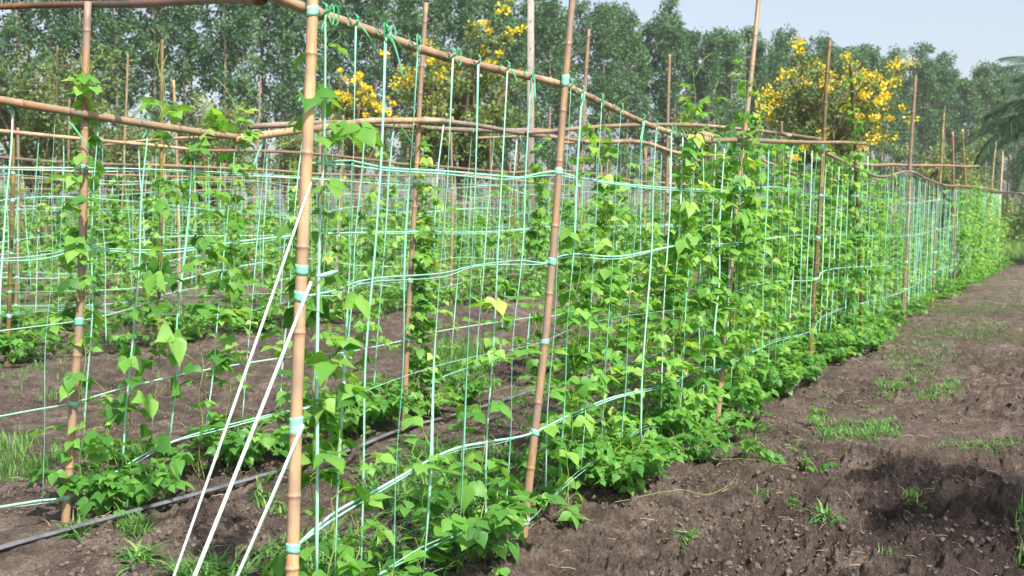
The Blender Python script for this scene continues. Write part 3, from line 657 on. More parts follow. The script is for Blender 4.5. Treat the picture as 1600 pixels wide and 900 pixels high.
# ------------------------------------------------------------------ bean plants
GA = 'bean vines climbing the nearest trellis'; GB = 'bean vines climbing the second trellis'
def sA_(x, y): return ps(NA, x, y)
def gs(n, px):   # s of the row at ground seen at column px
    lo, hi = 0.5, 60
    for _ in range(50):
        m_ = (lo + hi) / 2
        if sx(n, m_) < px: lo = m_
        else: hi = m_
    return lo
def pl(kind, n, px, toppy, label, group, dn=0.0, lean=0.08):
    s = gs(n, px); z = ps(n, px + 12, toppy)[1] if toppy else 1.0; plant(kind, n, s, (z if toppy else 1.0), label, group, lean, dn)
pl('sparse', NA, 482, 45, 'tall sparse vine with large leaves just right of the nearest post', GA, -0.05)
pl('slender', NA, 497, 450, 'thin vine with pale leaves, second string right of the nearest post', GA, 0.02)
pl('low', NA, 540, 690, 'low vine with yellowish leaves at the bottom edge near the nearest post', GA, 0.0)
pl('slender', NA, 655, 640, 'small slender vine in the gap left of the leaning brown post', GA)
pl('bush', NA, 722, 0, 'leafy bush at the bottom edge just left of the leaning brown post', GA, 0.05)
pl('slender', NA, 742, 480, 'thin vine twining the string left of the leaning brown post', GA)
pl('bush', NA, 938, 0, 'bright leafy bush just right of the foot of the leaning brown post', GA, 0.12)
pl('slender', NA, 862, 540, 'short vine climbing right behind the leaning brown post', GA, -0.05)
pl('sparse', NA, 890, 180, 'thin tall vine, first to reach the beam right of the leaning brown post', GA)
AL = {'a': 'leafy bean vine between the leaning brown post and the third post', 'b': 'leafy bean vine between the third post and the mottled greenish post',
      'c': 'lush bean vine between the mottled greenish post and the next tall brown post', 'd': 'bean vine under bare tapes among the crowded far posts', 'e': 'dense bean vine at the far right end of the nearest trellis'}
rr = random.Random(5); s = gs(NA, 925); sA3, sA4, sA6, sA8 = gs(NA, 1118), gs(NA, 1265), gs(NA, 1380), gs(NA, 1495)
while s < aend:
    dn = rr.uniform(-0.20, -0.05) if s < sA8 else rr.uniform(-0.12, 0.03); far_ = s
    if s < sA3: key = 'a'; kinds = [('mid', rr.uniform(1.05, 1.6)), ('thin', rr.uniform(1.7, 2.2)), ('full', rr.uniform(1.6, 2.1)), ('thin', rr.uniform(1.5, 2.0)), ('low', rr.uniform(0.7, 1.0))]; st = 0.23
    elif s < sA4: key = 'b'; kinds = [('full', rr.uniform(1.5, 2.1)), ('thin', rr.uniform(1.9, 2.3)), ('full', rr.uniform(1.8, 2.3)), ('mid', 1.3)]; st = 0.22
    elif s < sA6: key = 'c'; kinds = [('dense', rr.uniform(1.9, 2.35)), ('full', rr.uniform(1.8, 2.4))]; st = 0.27
    elif s < sA8: key = 'd'; kinds = [('low', rr.uniform(0.7, 1.0)), ('mid', rr.uniform(1.0, 1.4)), ('sparse', 2.0)]; st = 0.36
    else: key = 'e'; kinds = [('dense', rr.uniform(2.0, 2.35)), ('full', rr.uniform(1.8, 2.4)), ('full', rr.uniform(1.8, 2.3))]; st = 0.33
    kd, h_ = rr.choice(kinds); plant(kd, NA, s, h_, AL[key], 'vines ' + AL[key].split(' ', 3)[3], 0.06, dn, rr)
    if key in 'abc' and rr.random() < 0.28: plant('bush', NA, s + 0.1, rr.uniform(0.65, 1.0), 'low leafy bean bush at the foot of the near trellis, beside the dirt path', 'bushes at the foot of the near trellis', 0, rr.uniform(0.0, 0.18), rr)
    s += st * rr.uniform(0.8, 1.25)
for x, n_, h_, lb in ((1045, NA, 2.45, 'vine topping the beam where the two poles are roped together'), (1128, NA, 2.75, 'tallest vine, climbing above the beam on the third post'), (1150, NA, 2.5, 'leafy vine spilling over the beam just right of the third post'), (1080, NA, 2.35, 'leafy vine reaching the beam just left of the third post'), (1326, NA, 3.0, 'vine climbing high on the thin mottled post')):
    plant('full', n_, gs(n_, x), h_, lb, GA, 0.12 if x < 1300 else -0.05, 0.05)
# row B
pl('thin', NB, 108, 110, 'vine twining up the orange brown post at the left', GB, 0.03, 0.05)
plant('bush', NB, gs(NB, 175), 1.0, 'leafy bush right of the foot of the orange brown post', GB, 0, 0.06)
plant('low', NB, gs(NB, 140), 0.6, 'low vine hugging the foot of the orange brown post', GB, 0.05, 0.05)
pl('slender', NB, 187, 380, 'thin vine on the first string right of the orange brown post', GB)
pl('thin', NB, 303, 165, 'tall dark stemmed vine reaching the end of the reddish beam', GB, 0.0, 0.05)
pl('thin', NB, 345, 160, 'loose vine arching over the joint of the reddish beam and the pale pole', GB, 0.0, 0.07)
pl('slender', NB, 235, 150, 'loose vine poking above the middle of the reddish beam', GB, 0.0, 0.05)
plant('bush', NB, gs(NB, 380), 1.1, 'round bush seen between the white slanting tapes', GB, 0, -0.05)
pl('slender', NB, 430, 480, 'small vine just left of the nearest post, behind the slanting tapes', GB)
plant('bush', NB, gs(NB, 540), 1.0, 'leafy bush beyond the hose, right of the nearest post', GB, 0, 0.02)
plant('bush', NB, gs(NB, 585), 1.1, 'broad leafy bush beside the hose, left of the second row post', GB, 0, 0.05)
pl('mid', NB, 500, 330, 'medium vine beyond the hose, right behind the nearest post', GB)
pl('dense', NB, 645, 185, 'dense dark vine beside the second post of the second trellis', GB, 0.02, 0.07)
plant('dense', NB, gs(NB, 655), 1.7, 'dark leafy vine low beside the second post of the second trellis', GB, 0.05, 0.0)
pl('mid', NB, 560, 300, 'medium vine left of the second post of the second trellis', GB)
pl('sparse', NB, 770, 260, 'tall thin vine of the second trellis, left of the leaning brown post', GB)
plant('bush', NB, gs(NB, 720), 0.9, 'small bush at the hose, right of the second row post', GB, 0, 0.0)
pl('full', NB, 830, 190, 'dense narrow vine of the second trellis, behind the leaning brown post', GB)
s = gs(NB, 870)
while s < 36:
    kd, h_ = rr.choice([('mid', 1.35), ('full', 2.0), ('thin', 2.1), ('low', 0.9), ('full', 1.8), ('thin', 1.8)]); plant(kd, NB, s, h_ * rr.uniform(0.9, 1.1), 'bean vine of the second trellis seen through the tapes right of the leaning brown post', 'far vines of the second trellis', 0.05, rr.uniform(-0.1, 0.1), rr)
    s += (0.45 if s < 12 else 0.75) * rr.uniform(0.8, 1.2)
for (n_, T_, nm, g1, kk) in ((NC, TC, 'third', 0.40, 1), (NC2, TC2, 'fourth', 0.50, 1), (ND, TD, 'fifth', 0.7, 0), (ND2, TD2, 'sixth', 0.85, 0), (NE, TE, 'farthest', 0.9, 0)):
    s = gs(n_, -40)
    if n_ < -17:
        fm, sm_ = MB(), MB()
        while s < 36:
            kd = rr.choice(['full', 'dense', 'dense', 'thin']); pr = PROTO[kd][rr.randrange(len(PROTO[kd]))]; p = W(n_ + rr.uniform(-0.15, 0.15), s, 0); p[2] = hz(p[0], p[1]); a = rr.uniform(0, 6.28); k_ = rr.uniform(0.7, 1.0)
            Rz = np.array([[math.cos(a), -math.sin(a), 0], [math.sin(a), math.cos(a), 0], [0, 0, k_]])
            me = pr[1]; nv = len(me.vertices); co = np.empty(nv * 3, np.float32); me.vertices.foreach_get('co', co); li = np.empty(len(me.loops), np.int32); me.loops.foreach_get('vertex_index', li)
            lt = np.empty(len(me.polygons), np.int32); me.polygons.foreach_get('loop_total', lt); rv_ = np.empty(nv, np.float32); me.attributes['rnd'].data.foreach_get('value', rv_)
            fm.v.append(co.reshape(-1, 3) @ Rz.T + p); fm.f.append(li + fm.k); fm.n.append(lt); fm.a.append(rv_); fm.b.append(np.zeros(nv)); fm.k += nv
            s += g1 * 0.6 * rr.uniform(0.8, 1.25)
        tag(fm.build('bean_foliage', M['leaf']), 'mass of blurred bean foliage along the %s trellis' % nm, 'bean foliage', kind='stuff'); continue
    while s < (27 if n_ > -15 else 36):
        kd, h_ = rr.choice([('bush', 1.3), ('thin', 2.0), ('mid', 1.5), ('thin', 2.2), ('full', 1.9), ('dense', 1.9), ('full', 2.3)] if kk else [('full', 2.0), ('dense', 2.0), ('thin', 2.2), ('mid', 1.4)])
        plant(kd, n_, s, h_ * rr.uniform(0.9, 1.1), 'bean plant in the row of the %s trellis, blurred in the distance' % nm, 'bean plants of the %s trellis' % nm, 0.03, rr.uniform(-0.15, 0.15), rr)
        s += g1 * rr.uniform(0.8, 1.25)
# seedlings and runners on the path
for px, py, k, lb in ((1215, 722, 1.1, 'runner plant sprawling on the soil in front of the third post'), (1280, 735, 0.8, 'small bean seedling on the path, right of the sprawling runner'), (1262, 792, 0.55, 'tiny seedling alone on the open dirt path'), (1290, 662, 0.9, 'seedling on the path edge below the mottled post')):
    p = gp(px, py); plant('seedling', float(p @ N), float(p @ D), k, lb, 'seedlings on the dirt path', 0)
def runner(pts, label):
    P = np.array(resample([gp(x, y) for x, y in pts], 0.04)); P[:, 2] = height(P[:, 0], P[:, 1]) + 0.03
    P[:, 2] = np.convolve(np.pad(P[:, 2], 4, 'edge'), np.ones(9) / 9, 'valid')
    mb = MB(); tube(mb, P, 0.0017, 5, 0.6); tag(mb.build('runner_stem', M['stem']), label, 'vine runner')
runner([(960, 800), (1010, 790), (1060, 778), (1110, 780), (1145, 762), (1150, 745)], 'long yellow green runner stem curling on soil below the trellis')
runner([(1040, 735), (1110, 728), (1180, 732), (1240, 745)], 'thin runner stem lying on soil toward the sprawling plant')

# ------------------------------------------------------------------ weeds, straw, clods
def blade(w, bend, k=4):
    V = []; f = []
    for i in range(k + 1):
        t = i / k; ww = w * (1 - t) ** 0.6 * (0.6 + 1.2 * t * (1 - t)); V += [(-ww, bend * t * t, t * (1 - 0.35 * bend * t)), (ww, bend * t * t, t * (1 - 0.35 * bend * t))]
        if i: b = 2 * i; f.append([b - 2, b - 1, b + 1, b])
    return tmpl(V, f)
BL = [blade(0.05, 0.5), blade(0.08, 0.9), blade(0.035, 0.3)]
def scatter_blades(mb, P, L, per, rg, kinds=(0, 1, 2), spread=0.03, tilt=0.6):
    K = len(P) * per; Q = np.repeat(P, per, 0) + np.concatenate([rg.normal(0, spread, (K, 2)), np.zeros((K, 1))], 1)
    LL = np.repeat(L, per) * rg.uniform(0.5, 1.2, K); az = rg.uniform(0, 6.28, K); ti = np.abs(rg.normal(0, tilt, K)).clip(0, 1.35)
    zd = np.stack([np.cos(az) * np.sin(ti), np.sin(az) * np.sin(ti), np.cos(ti)], 1); yd = np.stack([np.cos(az), np.sin(az), -0.2 * np.ones(K)], 1)
    z = zd; x = np.cross(yd, z); x /= np.linalg.norm(x, axis=1)[:, None]; y = np.cross(z, x); Mx = np.stack([x, y, z], -1) * LL[:, None, None]
    v = rg.choice(kinds, K); rn = np.clip(rg.normal(0.5, 0.25, K), 0, 1)
    for q in kinds:
        m_ = v == q; mb.inst(BL[q], Mx[m_], Q[m_], rn[m_])
def pts_region(n, cx, cy, rx, ry, rg, exp=1.0):
    """ground points in an elliptic patch seen round pixel (cx, cy)"""
    a = rg.uniform(0, 6.28, n); r = np.sqrt(rg.random(n)); P = np.array([gp(cx + rx * r_ * math.cos(a_), cy + ry * r_ * math.sin(a_)) for a_, r_ in zip(a, r)])
    P[:, 2] = height(P[:, 0], P[:, 1]) - 0.004; return P
rg = np.random.default_rng(3); wb = MB()
for (n_, cx, cy, rx, ry, L, kk) in [
        (260, 720, 760, 150, 65, 0.14, (0, 1)), (60, 640, 860, 120, 50, 0.12, (0, 1)), (70, 500, 880, 110, 45, 0.13, (0, 1)), (40, 330, 890, 60, 20, 0.12, (0, 1)),
        (90, 1000, 690, 120, 45, 0.10, (0, 1)), (60, 880, 640, 110, 40, 0.09, (0, 1)), (30, 210, 745, 60, 30, 0.11, (0, 1)), (14, 430, 790, 30, 30, 0.12, (0, 1)), (12, 120, 835, 15, 8, 0.10, (0, 1)),
        (46, 1145, 665, 55, 22, 0.10, (0, 1)), (60, 1345, 682, 70, 14, 0.07, (0, 1)), (200, 1440, 605, 70, 16, 0.075, (0, 1, 2)), (190, 1440, 560, 65, 25, 0.07, (0, 1, 2)), (230, 1500, 505, 80, 28, 0.07, (0, 1, 2)), (130, 1340, 668, 65, 14, 0.07, (0, 1)), (80, 1180, 705, 90, 14, 0.06, (0, 1)),
        (160, 1560, 455, 60, 30, 0.09, (0, 1)), (60, 1520, 700, 80, 12, 0.06, (0, 1)), (12, 1430, 770, 12, 14, 0.08, (0, 1)), (7, 1295, 822, 10, 6, 0.10, (1,)), (9, 1070, 845, 8, 6, 0.08, (0, 1)), (8, 1195, 775, 14, 6, 0.08, (0,)),
        (10, 1385, 875, 14, 4, 0.05, (0,)), (30, 1365, 625, 40, 12, 0.06, (0, 1)), (30, 650, 590, 60, 20, 0.10, (0, 2)), (25, 210, 830, 20, 10, 0.09, (0,)), (14, 215, 880, 16, 8, 0.12, (1,))]:
    P = pts_region(n_, cx, cy, rx, ry, rg); scatter_blades(wb, P, np.full(len(P), L), 9, rg, kk, 0.022, 0.75)
# loose weeds over all the ground
P = []
for i in range(2600):
    s_ = rg.uniform(1, 36); n_ = rg.uniform(-24, 1.5); p = W(n_, s_, 0)
    if p[1] < 2.3: continue
    q = vn(np.array([p[0] * 1.1 + 9]), np.array([p[1] * 1.1]))[0]
    if q > 0.52 and not (n_ > -1.8 and p[1] < 8 and rg.random() < 0.75): P.append(p)
P = np.array(P); P[:, 2] = height(P[:, 0], P[:, 1]); scatter_blades(wb, P, rg.uniform(0.04, 0.10, len(P)), 7, rg, (0, 1, 2), 0.03, 0.8)
for n0 in (NC, NC2, ND, ND2):
    P = np.array([W(n0 + rg.normal(0, 0.4), rg.uniform(gs(n0, -40), 34), 0) for i in range(260)]); P[:, 2] = height(P[:, 0], P[:, 1]); scatter_blades(wb, P, rg.uniform(0.06, 0.16, len(P)), 8, rg, (0, 1), 0.06, 0.7)
tag(wb.build('weeds', M['weed'], smooth=False), 'scattered green weeds and broad bladed grass on the soil', 'weeds', kind='stuff')
gb = MB()
for (n_, cx, cy, rx, ry, L) in [(60, 35, 690, 60, 34, 0.12), (150, 720, 555, 60, 35, 0.20), (60, 200, 690, 60, 14, 0.12), (9, 1602, 815, 12, 60, 0.12), (30, 60, 590, 70, 14, 0.08)]:
    P = pts_region(n_, cx, cy, rx, ry, rg); P[:, 2] = np.maximum(P[:, 2], -0.13); scatter_blades(gb, P, np.full(len(P), L), 14, rg, (2,), 0.02, 0.28)
tag(gb.build('grass', M['weed'], smooth=False), 'fine upright green grass tufts between the bean rows', 'grass', kind='stuff')
gb = MB(); P = []
for i in range(9000):
    s_ = rg.uniform(35, 75) if rg.random() < 0.8 else rg.uniform(8, 60); n_ = rg.uniform(-40, 14) if s_ > 37 else rg.uniform(4.5, 14)
    p = W(n_, s_, 0); P.append(p)
P = np.array(P); P[:, 2] = height(P[:, 0], P[:, 1]); scatter_blades(gb, P, rg.uniform(0.15, 0.5, len(P)), 6, rg, (0, 2), 0.12, 0.5)
tag(gb.build('field_grass', M['weed'], smooth=False), 'rough green grass past the far end of the rows', 'grass', kind='stuff')
st = MB(); P = []
for i in range(9000):
    u = rg.random() ** 1.6; Y = 2.6 + 14 * u; X = rg.uniform(-0.55, 0.62) * Y
    if vn(np.array([X * 2.1 + 60]), np.array([Y * 2.1]))[0] + vn(np.array([X * 6]), np.array([Y * 6]))[0] > 1.0: P.append((X, Y, 0))
P = np.array(P); P[:, 2] = height(P[:, 0], P[:, 1]) + 0.003
K = len(P); az = rg.uniform(0, 6.28, K); dirs = np.stack([np.cos(az), np.sin(az), rg.normal(0.05, 0.2, K)], 1); Mx = frames(dirs, np.tile([0, 0, 1.0], (K, 1))) * (rg.uniform(0.012, 0.06, K) * rg.choice([1, 1, 1.8], K))[:, None, None]
ST = tmpl([(-0.02, 0, 0), (0.02, 0, 0), (0.03, 0.5, 0.08), (-0.01, 0.5, 0.08), (0.015, 1, 0.02), (-0.005, 1, 0.02), (0, 0, 0.03), (0.01, 0.5, 0.11), (0.005, 1, 0.04)], [[0, 1, 2, 3], [3, 2, 4, 5], [1, 0, 6], [0, 3, 7, 6], [3, 5, 8, 7], [2, 1, 6, 7], [4, 2, 7, 8]])
st.inst(ST, Mx, P, rg.random(K)); tag(st.build('straw_litter', M['straw'], smooth=False), 'short bits of dry straw scattered on the soil', 'straw', kind='stuff')
cb = MB(); import itertools
bm_v = []; ph = (1 + 5 ** 0.5) / 2
ico = np.array([(-1, ph, 0), (1, ph, 0), (-1, -ph, 0), (1, -ph, 0), (0, -1, ph), (0, 1, ph), (0, -1, -ph), (0, 1, -ph), (ph, 0, -1), (ph, 0, 1), (-ph, 0, -1), (-ph, 0, 1)]) / 1.9
icf = [[0, 11, 5], [0, 5, 1], [0, 1, 7], [0, 7, 10], [0, 10, 11], [1, 5, 9], [5, 11, 4], [11, 10, 2], [10, 7, 6], [7, 1, 8], [3, 9, 4], [3, 4, 2], [3, 2, 6], [3, 6, 8], [3, 8, 9], [4, 9, 5], [2, 4, 11], [6, 2, 10], [8, 6, 7], [9, 8, 1]]
CT = [tmpl(ico * (1 + 0.9 * (rg.random((12, 1)) - 0.5)), icf) for _ in range(4)]
P = []
for i in range(42000):
    u = rg.random() ** 1.5; Y = 2.6 + 12 * u; X = rg.uniform(-0.55, 0.62) * Y
    if vn(np.array([X * 2.3]), np.array([Y * 2.3 + 4]))[0] > 0.42: P.append((X, Y, 0))
P = np.array(P); K = len(P); sz = 0.004 + 0.013 * rg.random(K) ** 4; P[:, 2] = height(P[:, 0], P[:, 1]) + sz * 0.3
az = rg.uniform(0, 6.28, K); Mx = frames(np.stack([np.cos(az), np.sin(az), rg.normal(0, 0.4, K)], 1), np.tile([0, 0, 1.0], (K, 1))) * (sz[:, None, None] * rg.uniform(0.7, 1.3, (K, 1, 3)))
v = rg.integers(0, 4, K)
for q in range(4): cb.inst(CT[q], Mx[v == q], P[v == q], rg.random((v == q).sum()))
tag(cb.build('soil_clods', M['clod'], smooth=False), 'small crumbs and clods of dark soil', 'soil clods', kind='stuff')

# ------------------------------------------------------------------ trees
QL = tmpl([(-0.28, 0, 0), (0.28, 0, 0), (0.36, 0.5, 0.10), (-0.36, 0.5, 0.10), (0.0, 1.0, 0.0)], [[0, 1, 2, 3], [3, 2, 4]])
def leaf_cloud(mb, C, rad, per, size, rg, down=0.0, flat=1.0):
    """leaves round clump centres C (K,3) with radii rad (K)"""
    K = len(C) * per; c = np.repeat(C, per, 0); r = np.repeat(rad, per)
    d = rg.normal(0, 1, (K, 3)); d /= np.linalg.norm(d, axis=1)[:, None]; d[:, 2] *= flat
    P = c + d * (r * rg.random(K) ** 0.45)[:, None]
    yd = d + rg.normal(0, 0.6, (K, 3)) - np.array([0, 0, down]); zd = rg.normal(0, 1, (K, 3)) + np.array([0, 0, 0.6])
    mb.inst(QL, frames(yd, zd) * (size * rg.uniform(0.6, 1.4, K))[:, None, None], P, np.clip(np.repeat(rg.normal(0.5, 0.22, len(C)), per) + rg.normal(0, 0.12, K), 0, 1))
def tall_proto(H, seed, width=1.9):
    rg = np.random.default_rng(seed); tb = MB(); cb_ = MB()
    zz = np.linspace(0, H * 0.97, 14); off = np.cumsum(rg.normal(0, 0.06, (14, 2)), 0)
    P = np.column_stack([off, zz]); tube(tb, P, np.linspace(0.17, 0.03, 14), 7)
    C = []; rad = []
    for k in range(120):
        t = rg.random() ** 0.85; z = H * (0.20 + 0.80 * t)
        prof = width * (0.35 + 0.75 * math.sin(min(1, (1 - t) * 1.5 + 0.12) * 1.4)) * rg.uniform(0.15, 1.0) * (0.55 if t < 0.3 else 1)
        a = rg.uniform(0, 6.28); b = np.array([np.interp(z, zz, off[:, 0]), np.interp(z, zz, off[:, 1]), z])
        if t < 0.35 and rg.random() < 0.5: continue
        c = b + np.array([math.cos(a) * prof, math.sin(a) * prof, 0.25 * prof]); C.append(c); rad.append(rg.uniform(0.35, 0.75))
        if k % 3 == 0: tube(tb, [b - [0, 0, 0.5 * prof], (b + c) / 2 - [0, 0, 0.1 * prof], c], [0.035, 0.025, 0.012], 4)
    leaf_cloud(cb_, np.array(C), np.array(rad), 50, 0.19, rg, 0.5)
    return tb.mesh('trunk', M['bark']), cb_.mesh('crown', M['euc'])
TP = [tall_proto(19 + k * 0.7, 40 + k, 1.45 + 0.1 * k) for k in range(5)]
rt = random.Random(9)
SK = [(-300, -190, 62), (0, -150, 66), (300, -90, 71), (600, -45, 77), (780, -8, 82), (900, 22, 88), (1000, 28, 92), (1080, 45, 95), (1200, 55, 101), (1270, 76, 105), (1370, 84, 111), (1440, 100, 116), (1520, 112, 120), (1600, 132, 126), (1800, 170, 136)]
def skyl(x): return np.interp(x, [a for a, _, _ in SK], [b for _, b, _ in SK]), np.interp(x, [a for a, _, _ in SK], [c for _, _, c in SK])
X = -330
while X < 1800:
    yt, Y = skyl(X)
    for row in range(3 if X > 760 else 2):
        xx = X + rt.uniform(-8, 8) + row * 13; Yr = Y + row * 3.2 + rt.uniform(-0.8, 0.8); p = at(xx, yt, Yr); hh = (p[2] + (0 if row == 0 else 0.4)) * rt.uniform(0.94, 1.02)
        gap = (1035 - 14 < xx < 1035) or (880 < xx < 898)
        if gap and row == 0: continue
        if gap: hh *= 0.8
        e = empty('tall_tree', (p[0], Yr, -0.2), 'tall slender grey green tree in the dense wall of trees behind the field', 'tree', 'tall trees walling the field')
        tm, cm = TP[rt.randrange(5)]; k = (hh + 0.2) / 20.4; e.scale = (rt.uniform(0.9, 1.15), rt.uniform(0.9, 1.15), k); e.rotation_euler = (0, 0, rt.uniform(0, 6.28))
        new_obj('trunk', tm, e); new_obj('crown', cm, e)
    X += 1556 * 2.35 / Y

def broad_tree(name, px, ytop, Y, wpx, label, seed, lm, flowers=0, per=60, trunk='bark2', size=0.10, low=0.25):
    """branching tree: crown top at pixel (px, ytop), width wpx at depth Y"""
    rg = np.random.default_rng(seed); top = at(px, ytop, Y); H = top[2]; Wd = wpx / F * Y / 2
    e = empty(name, (top[0], Y, -0.05), label, 'tree'); tb = MB(); cb_ = MB(); fb = MB()
    zf = H * low; tube(tb, [(0, 0, 0), (0.05, 0.02, zf * 0.6), (0.0, 0.05, zf)], [0.035 * H, 0.028 * H, 0.024 * H], 9)
    C = []; rad = []
    for k in range(11):
        a = k * 2.4 + rg.uniform(-0.4, 0.4); rr_ = Wd * rg.uniform(0.25, 0.95) * 0.85; zt = zf + (H - zf) * (1 - 0.55 * (rr_ / Wd) ** 1.6) * rg.uniform(0.75, 0.96)
        E = np.array([math.cos(a) * rr_, math.sin(a) * rr_, zt]); mid = np.array([0, 0, zf]) * 0.45 + E * 0.55 + rg.normal(0, 0.1, 3) * Wd * 0.4 - [0, 0, 0.05 * H]
        Pb = np.array(resample([np.array([0, 0.02, zf * 0.9]), mid, E], 0.3)); tube(tb, Pb, np.linspace(0.013 * H, 0.003 * H, len(Pb)), 6)
        for j in range(9):
            q = Pb[rg.integers(len(Pb) // 3, len(Pb))]; c = q + rg.normal(0, 0.20 * Wd, 3) * [1, 1, 0.8]; c[2] = min(max(c[2], zf * 0.8), H * 0.97)
            C.append(c); rad.append(rg.uniform(0.10, 0.24) * Wd)
            tube(tb, [q, (q + c) / 2 + rg.normal(0, 0.03, 3), c], [0.004 * H, 0.003 * H, 0.0015 * H], 4)
    C = np.array(C); rad = np.array(rad); leaf_cloud(cb_, C, rad, per, size, rg, 0.2, 0.85)
    tb.build('trunk', M[trunk], e); cb_.build('crown', M[lm], e)
    if flowers:
        d = C - np.array([0, 0, zf + (H - zf) * 0.3]); o_ = np.argsort(-np.linalg.norm(d / [1, 1, 0.9], axis=1))[:flowers]
        u = d[o_] / np.linalg.norm(d[o_], axis=1)[:, None]; FC = C[o_] + u * (rad[o_] * 0.75)[:, None]
        FC = np.concatenate([FC, FC + rg.normal(0, 0.13 * Wd, FC.shape)]); leaf_cloud(fb, FC, rg.uniform(0.04, 0.13, len(FC)) * Wd, 34, size * 0.8, rg, 0, 0.8); fb.build('blossoms', M['flower'], e)
    return e
broad_tree('flowering_tree', 1288, 66, 34, 232, 'broad tree covered in yellow blossom right of the third post', 61, 'olive', 50, 100, size=0.10, low=0.45)
broad_tree('flowering_tree', 722, 6, 36, 225, 'olive tree with scattered yellow blossom behind the sloping beam', 62, 'olive', 24, 120, size=0.13, low=0.3)
broad_tree('flowering_tree', 556, 88, 33, 110, 'small yellow flowered tree just right of the nearest post', 63, 'olive', 30, 30, size=0.09, low=0.45)
broad_tree('olive_tree', 62, 14, 42, 300, 'large olive brown bushy tree at the left edge', 64, 'olive', 0, 110, size=0.13, low=0.2)
broad_tree('olive_tree', 325, 112, 45, 180, 'rounded olive green tree behind the left beam', 65, 'olive', 0, 100, size=0.12, low=0.15)
broad_tree('olive_tree', 470, 150, 48, 120, 'low olive bush behind the nearest post', 66, 'olive', 0, 80, size=0.12, low=0.15)
broad_tree('olive_tree', 1086, 165, 40, 110, 'small brownish bush behind the roped beam joint', 67, 'olive', 0, 70, size=0.10, low=0.15)
broad_tree('olive_tree', 200, 165, 52, 170, 'low brownish bush left of the greenish post', 68, 'olive', 0, 80, size=0.12, low=0.15)
broad_tree('olive_tree', 1480, 200, 60, 150, 'olive bush behind the far posts', 69, 'olive', 0, 70, size=0.13, low=0.15)
rs = random.Random(4)
sp = []
for k in range(5):
    rg = np.random.default_rng(80 + k); b = MB(); t = MB(); C = rg.normal(0, 1, (34, 3)) * [1.1, 0.8, 0.5] + [0, 0, 1.1]; C[:, 2] = np.abs(C[:, 2]); leaf_cloud(b, C, rg.uniform(0.3, 0.6, 34), 60, 0.13, rg)
    for c in C[::4]: tube(t, [(0, 0, 0), c * 0.6, c], [0.04, 0.02, 0.01], 5)
    sp.append((t.mesh('trunk', M['bark2']), b.mesh('crown', M['shrub'])))
for k in range(30):
    x = -60 + k * 57 + rs.uniform(-12, 12); Y = rs.uniform(50, 62) + max(0, x - 800) * 0.012; p = at(x, 330, Y)
    e = empty('shrub', (p[0], Y, -0.05), 'leafy green shrub in the hedge of shrubs below the tall trees', 'shrub', 'shrubs below the tall trees'); q = rs.uniform(0.6, 1.2); e.scale = (q * 1.2, q, q * rs.uniform(0.8, 1.2)); e.rotation_euler = (0, 0, rs.uniform(0, 6))
    tm, cm = sp[k % 5]; new_obj('trunk', tm, e); new_obj('crown', cm, e)

def palm(loc, hgt, L, nf, seed, label, ratio=1.0):
    rg = np.random.default_rng(seed); e = empty('palm_tree', loc, label, 'palm tree'); tb = MB(); zz = np.linspace(-0.1, hgt, 26)
    tube(tb, np.column_stack([0.05 * np.sin(zz), 0 * zz, zz]), 0.15 + 0.05 * np.exp(-zz * 2) + 0.012 * (np.arange(26) % 2), 12); tb.build('trunk', M['bark2'], e)
    lf = tmpl([(-0.5, 0, 0), (0.5, 0, 0), (0.42, 0.5, 0.0), (-0.42, 0.5, 0.0), (0, 1, -0.12), (0, 0.0, 0.35), (0, 0.5, 0.3)], [[0, 5, 6, 3], [5, 1, 2, 6], [3, 6, 4], [6, 2, 4]])
    for k in range(nf):
        a = k * 2.399 + rg.uniform(-0.2, 0.2); el = rg.uniform(-0.1, 1.25); LL = L * rg.uniform(0.8, 1.05); t = np.linspace(0, 1, 16)
        ang = el - (1.3 + 0.4 * rg.random()) * t ** 1.3; ds = LL / 15; r_ = np.concatenate([[0], np.cumsum(np.cos(ang[:-1]) * ds)]); z_ = np.concatenate([[0], np.cumsum(np.sin(ang[:-1]) * ds)])
        P = np.column_stack([np.cos(a) * r_, np.sin(a) * r_, hgt + z_]); fb = MB(); tube(fb, P, np.linspace(0.028, 0.005, 16), 5, 0.9)
        m_ = 62; u = np.linspace(0.12, 0.99, m_); Q = np.column_stack([np.interp(u, t, P[:, i]) for i in range(3)]); T = np.column_stack([np.interp(u, t, np.gradient(P[:, i])) for i in range(3)]); T /= np.linalg.norm(T, axis=1)[:, None]
        S = np.cross(T, [0, 0, 1.0]); S /= np.linalg.norm(S, axis=1)[:, None] + 1e-9
        for sg in (-1, 1):
            yd = T * 0.75 + S * sg + np.column_stack([np.zeros(m_), np.zeros(m_), -0.35 - 0.3 * rg.random(m_)]); Mf = frames(yd, np.tile([0, 0, 1.0], (m_, 1)))
            ln = LL * 0.24 * np.sin(np.clip(u * 2.6 + 0.35, 0, 3.0)) + 0.08; Mf = Mf * np.stack([np.full(m_, 0.035), ln, np.full(m_, 0.05)], 1)[:, None, :]
            fb.inst(lf, Mf, Q, np.clip(rg.normal(0.5, 0.2, m_), 0, 1))
        fb.build('frond', M['palm'], e)
    return e
pc = at(1722, 185, 31); palm((pc[0], 31, -0.1), pc[2], 4.6, 40, 5, 'dark green palm drooping into the right edge')
pc = at(-75, 120, 40); palm((pc[0], 40, -0.1), pc[2], 3.2, 18, 6, 'pale palm with drooping fronds at the left edge')
# trees standing right of the path, shading its edge
for k, (x, y, h) in enumerate(((6.9, 0.6, 5.8),)):
    palm((x, y, -0.1), h, 2.7, 13, 20 + k, 'young palm standing right of the path, shading the soil' + (' near the camera' if k == 0 else ' farther on'))
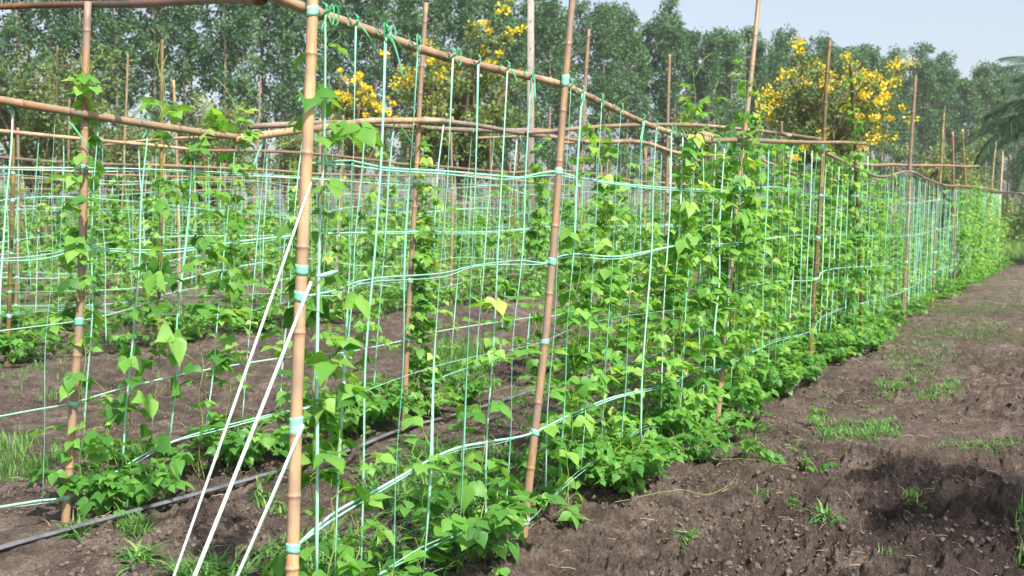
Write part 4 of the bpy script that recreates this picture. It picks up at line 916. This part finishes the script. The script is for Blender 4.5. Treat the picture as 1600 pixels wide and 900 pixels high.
# concrete pole
pb = at(829, 200, 30); mb = MB(); mb2 = MB()
for w0, w1, z0, z1 in ((0.12, 0.09, -0.3, 9.5),):
    V = [(sx_ * w, sy_ * w * 0.8, z) for w, z in ((w0, z0), (w1, z1)) for sx_, sy_ in ((-1, -.8), (-.8, -1), (.8, -1), (1, -.8), (1, .8), (.8, 1), (-.8, 1), (-1, .8))]
    mb.add(V, [[i, (i + 1) % 8, 8 + (i + 1) % 8, 8 + i] for i in range(8)] + [list(range(8))[::-1], list(range(8, 16))])
for k in range(8):
    z = 2.5 + k * 0.8; tube(mb2, [(0, -0.098, z), (0, -0.112, z)], 0.02, 8)
e = empty('utility_pole', (pb[0], 30, 0), 'pale concrete utility pole behind the leaning brown post', 'utility pole'); mb.build('shaft', M['concrete'], e, False); mb2.build('bolt', M['hose'], e)

# ------------------------------------------------------------------ haze
m, nt, out = mat('haze'); pv = nd(nt, 'ShaderNodeVolumePrincipled'); pv.inputs['Color'].default_value = (0.90, 0.92, 0.94, 1); pv.inputs['Density'].default_value = 0.0006; pv.inputs['Anisotropy'].default_value = 0.2
nt.links.new(pv.outputs[0], out.inputs['Volume'])
mb = MB(); mb.add([(x, y, z) for z in (-2.0, 30.0) for x, y in ((-130, -25), (150, -25), (150, 200), (-130, 200))], [[3, 2, 1, 0], [4, 5, 6, 7], [0, 1, 5, 4], [1, 2, 6, 5], [2, 3, 7, 6], [3, 0, 4, 7]])
tag(mb.build('haze', m, smooth=False), 'thin pale haze over the field and the trees', 'haze', kind='stuff')
# ------------------------------------------------------------------ light
EL, AZ = 50, 148     # azimuth measured from +Y toward +X
w = bpy.data.worlds.new('World'); sc.world = w; w.use_nodes = True; nt = w.node_tree; nt.nodes.clear()
sky = nd(nt, 'ShaderNodeTexSky', sky_type='NISHITA', sun_disc=False); sky.sun_elevation = R(EL); sky.sun_rotation = R(AZ); sky.air_density = 1.0; sky.dust_density = 3.0; sky.ozone_density = 1.0
bg = nd(nt, 'ShaderNodeBackground'); bg.inputs[1].default_value = 0.108; o_ = nd(nt, 'ShaderNodeOutputWorld'); hs = nd(nt, 'ShaderNodeHueSaturation'); hs.inputs['Saturation'].default_value = 0.6; nt.links.new(sky.outputs[0], hs.inputs['Color']); nt.links.new(hs.outputs[0], bg.inputs[0]); nt.links.new(bg.outputs[0], o_.inputs[0])
ld = bpy.data.lights.new('sun', 'SUN'); ld.energy = 4.0; ld.angle = R(0.6); ld.color = (1, 0.95, 0.88); lo = bpy.data.objects.new('sun', ld); COL.objects.link(lo)
sd = Vector((math.sin(R(AZ)) * math.cos(R(EL)), math.cos(R(AZ)) * math.cos(R(EL)), math.sin(R(EL)))); lo.rotation_mode = 'QUATERNION'; lo.rotation_quaternion = sd.to_track_quat('Z', 'Y'); lo.location = sd * 20
sc.view_settings.view_transform = 'Standard'; sc.view_settings.look = 'None'; sc.view_settings.gamma = 1; sc.view_settings.exposure = 1.05
sc.cycles.max_bounces = 8; sc.cycles.transparent_max_bounces = 8; sc.cycles.use_denoising = True
print('PLANTS', PCOUNT[0], 'tapes A', A.vs, 'B', B.vs)
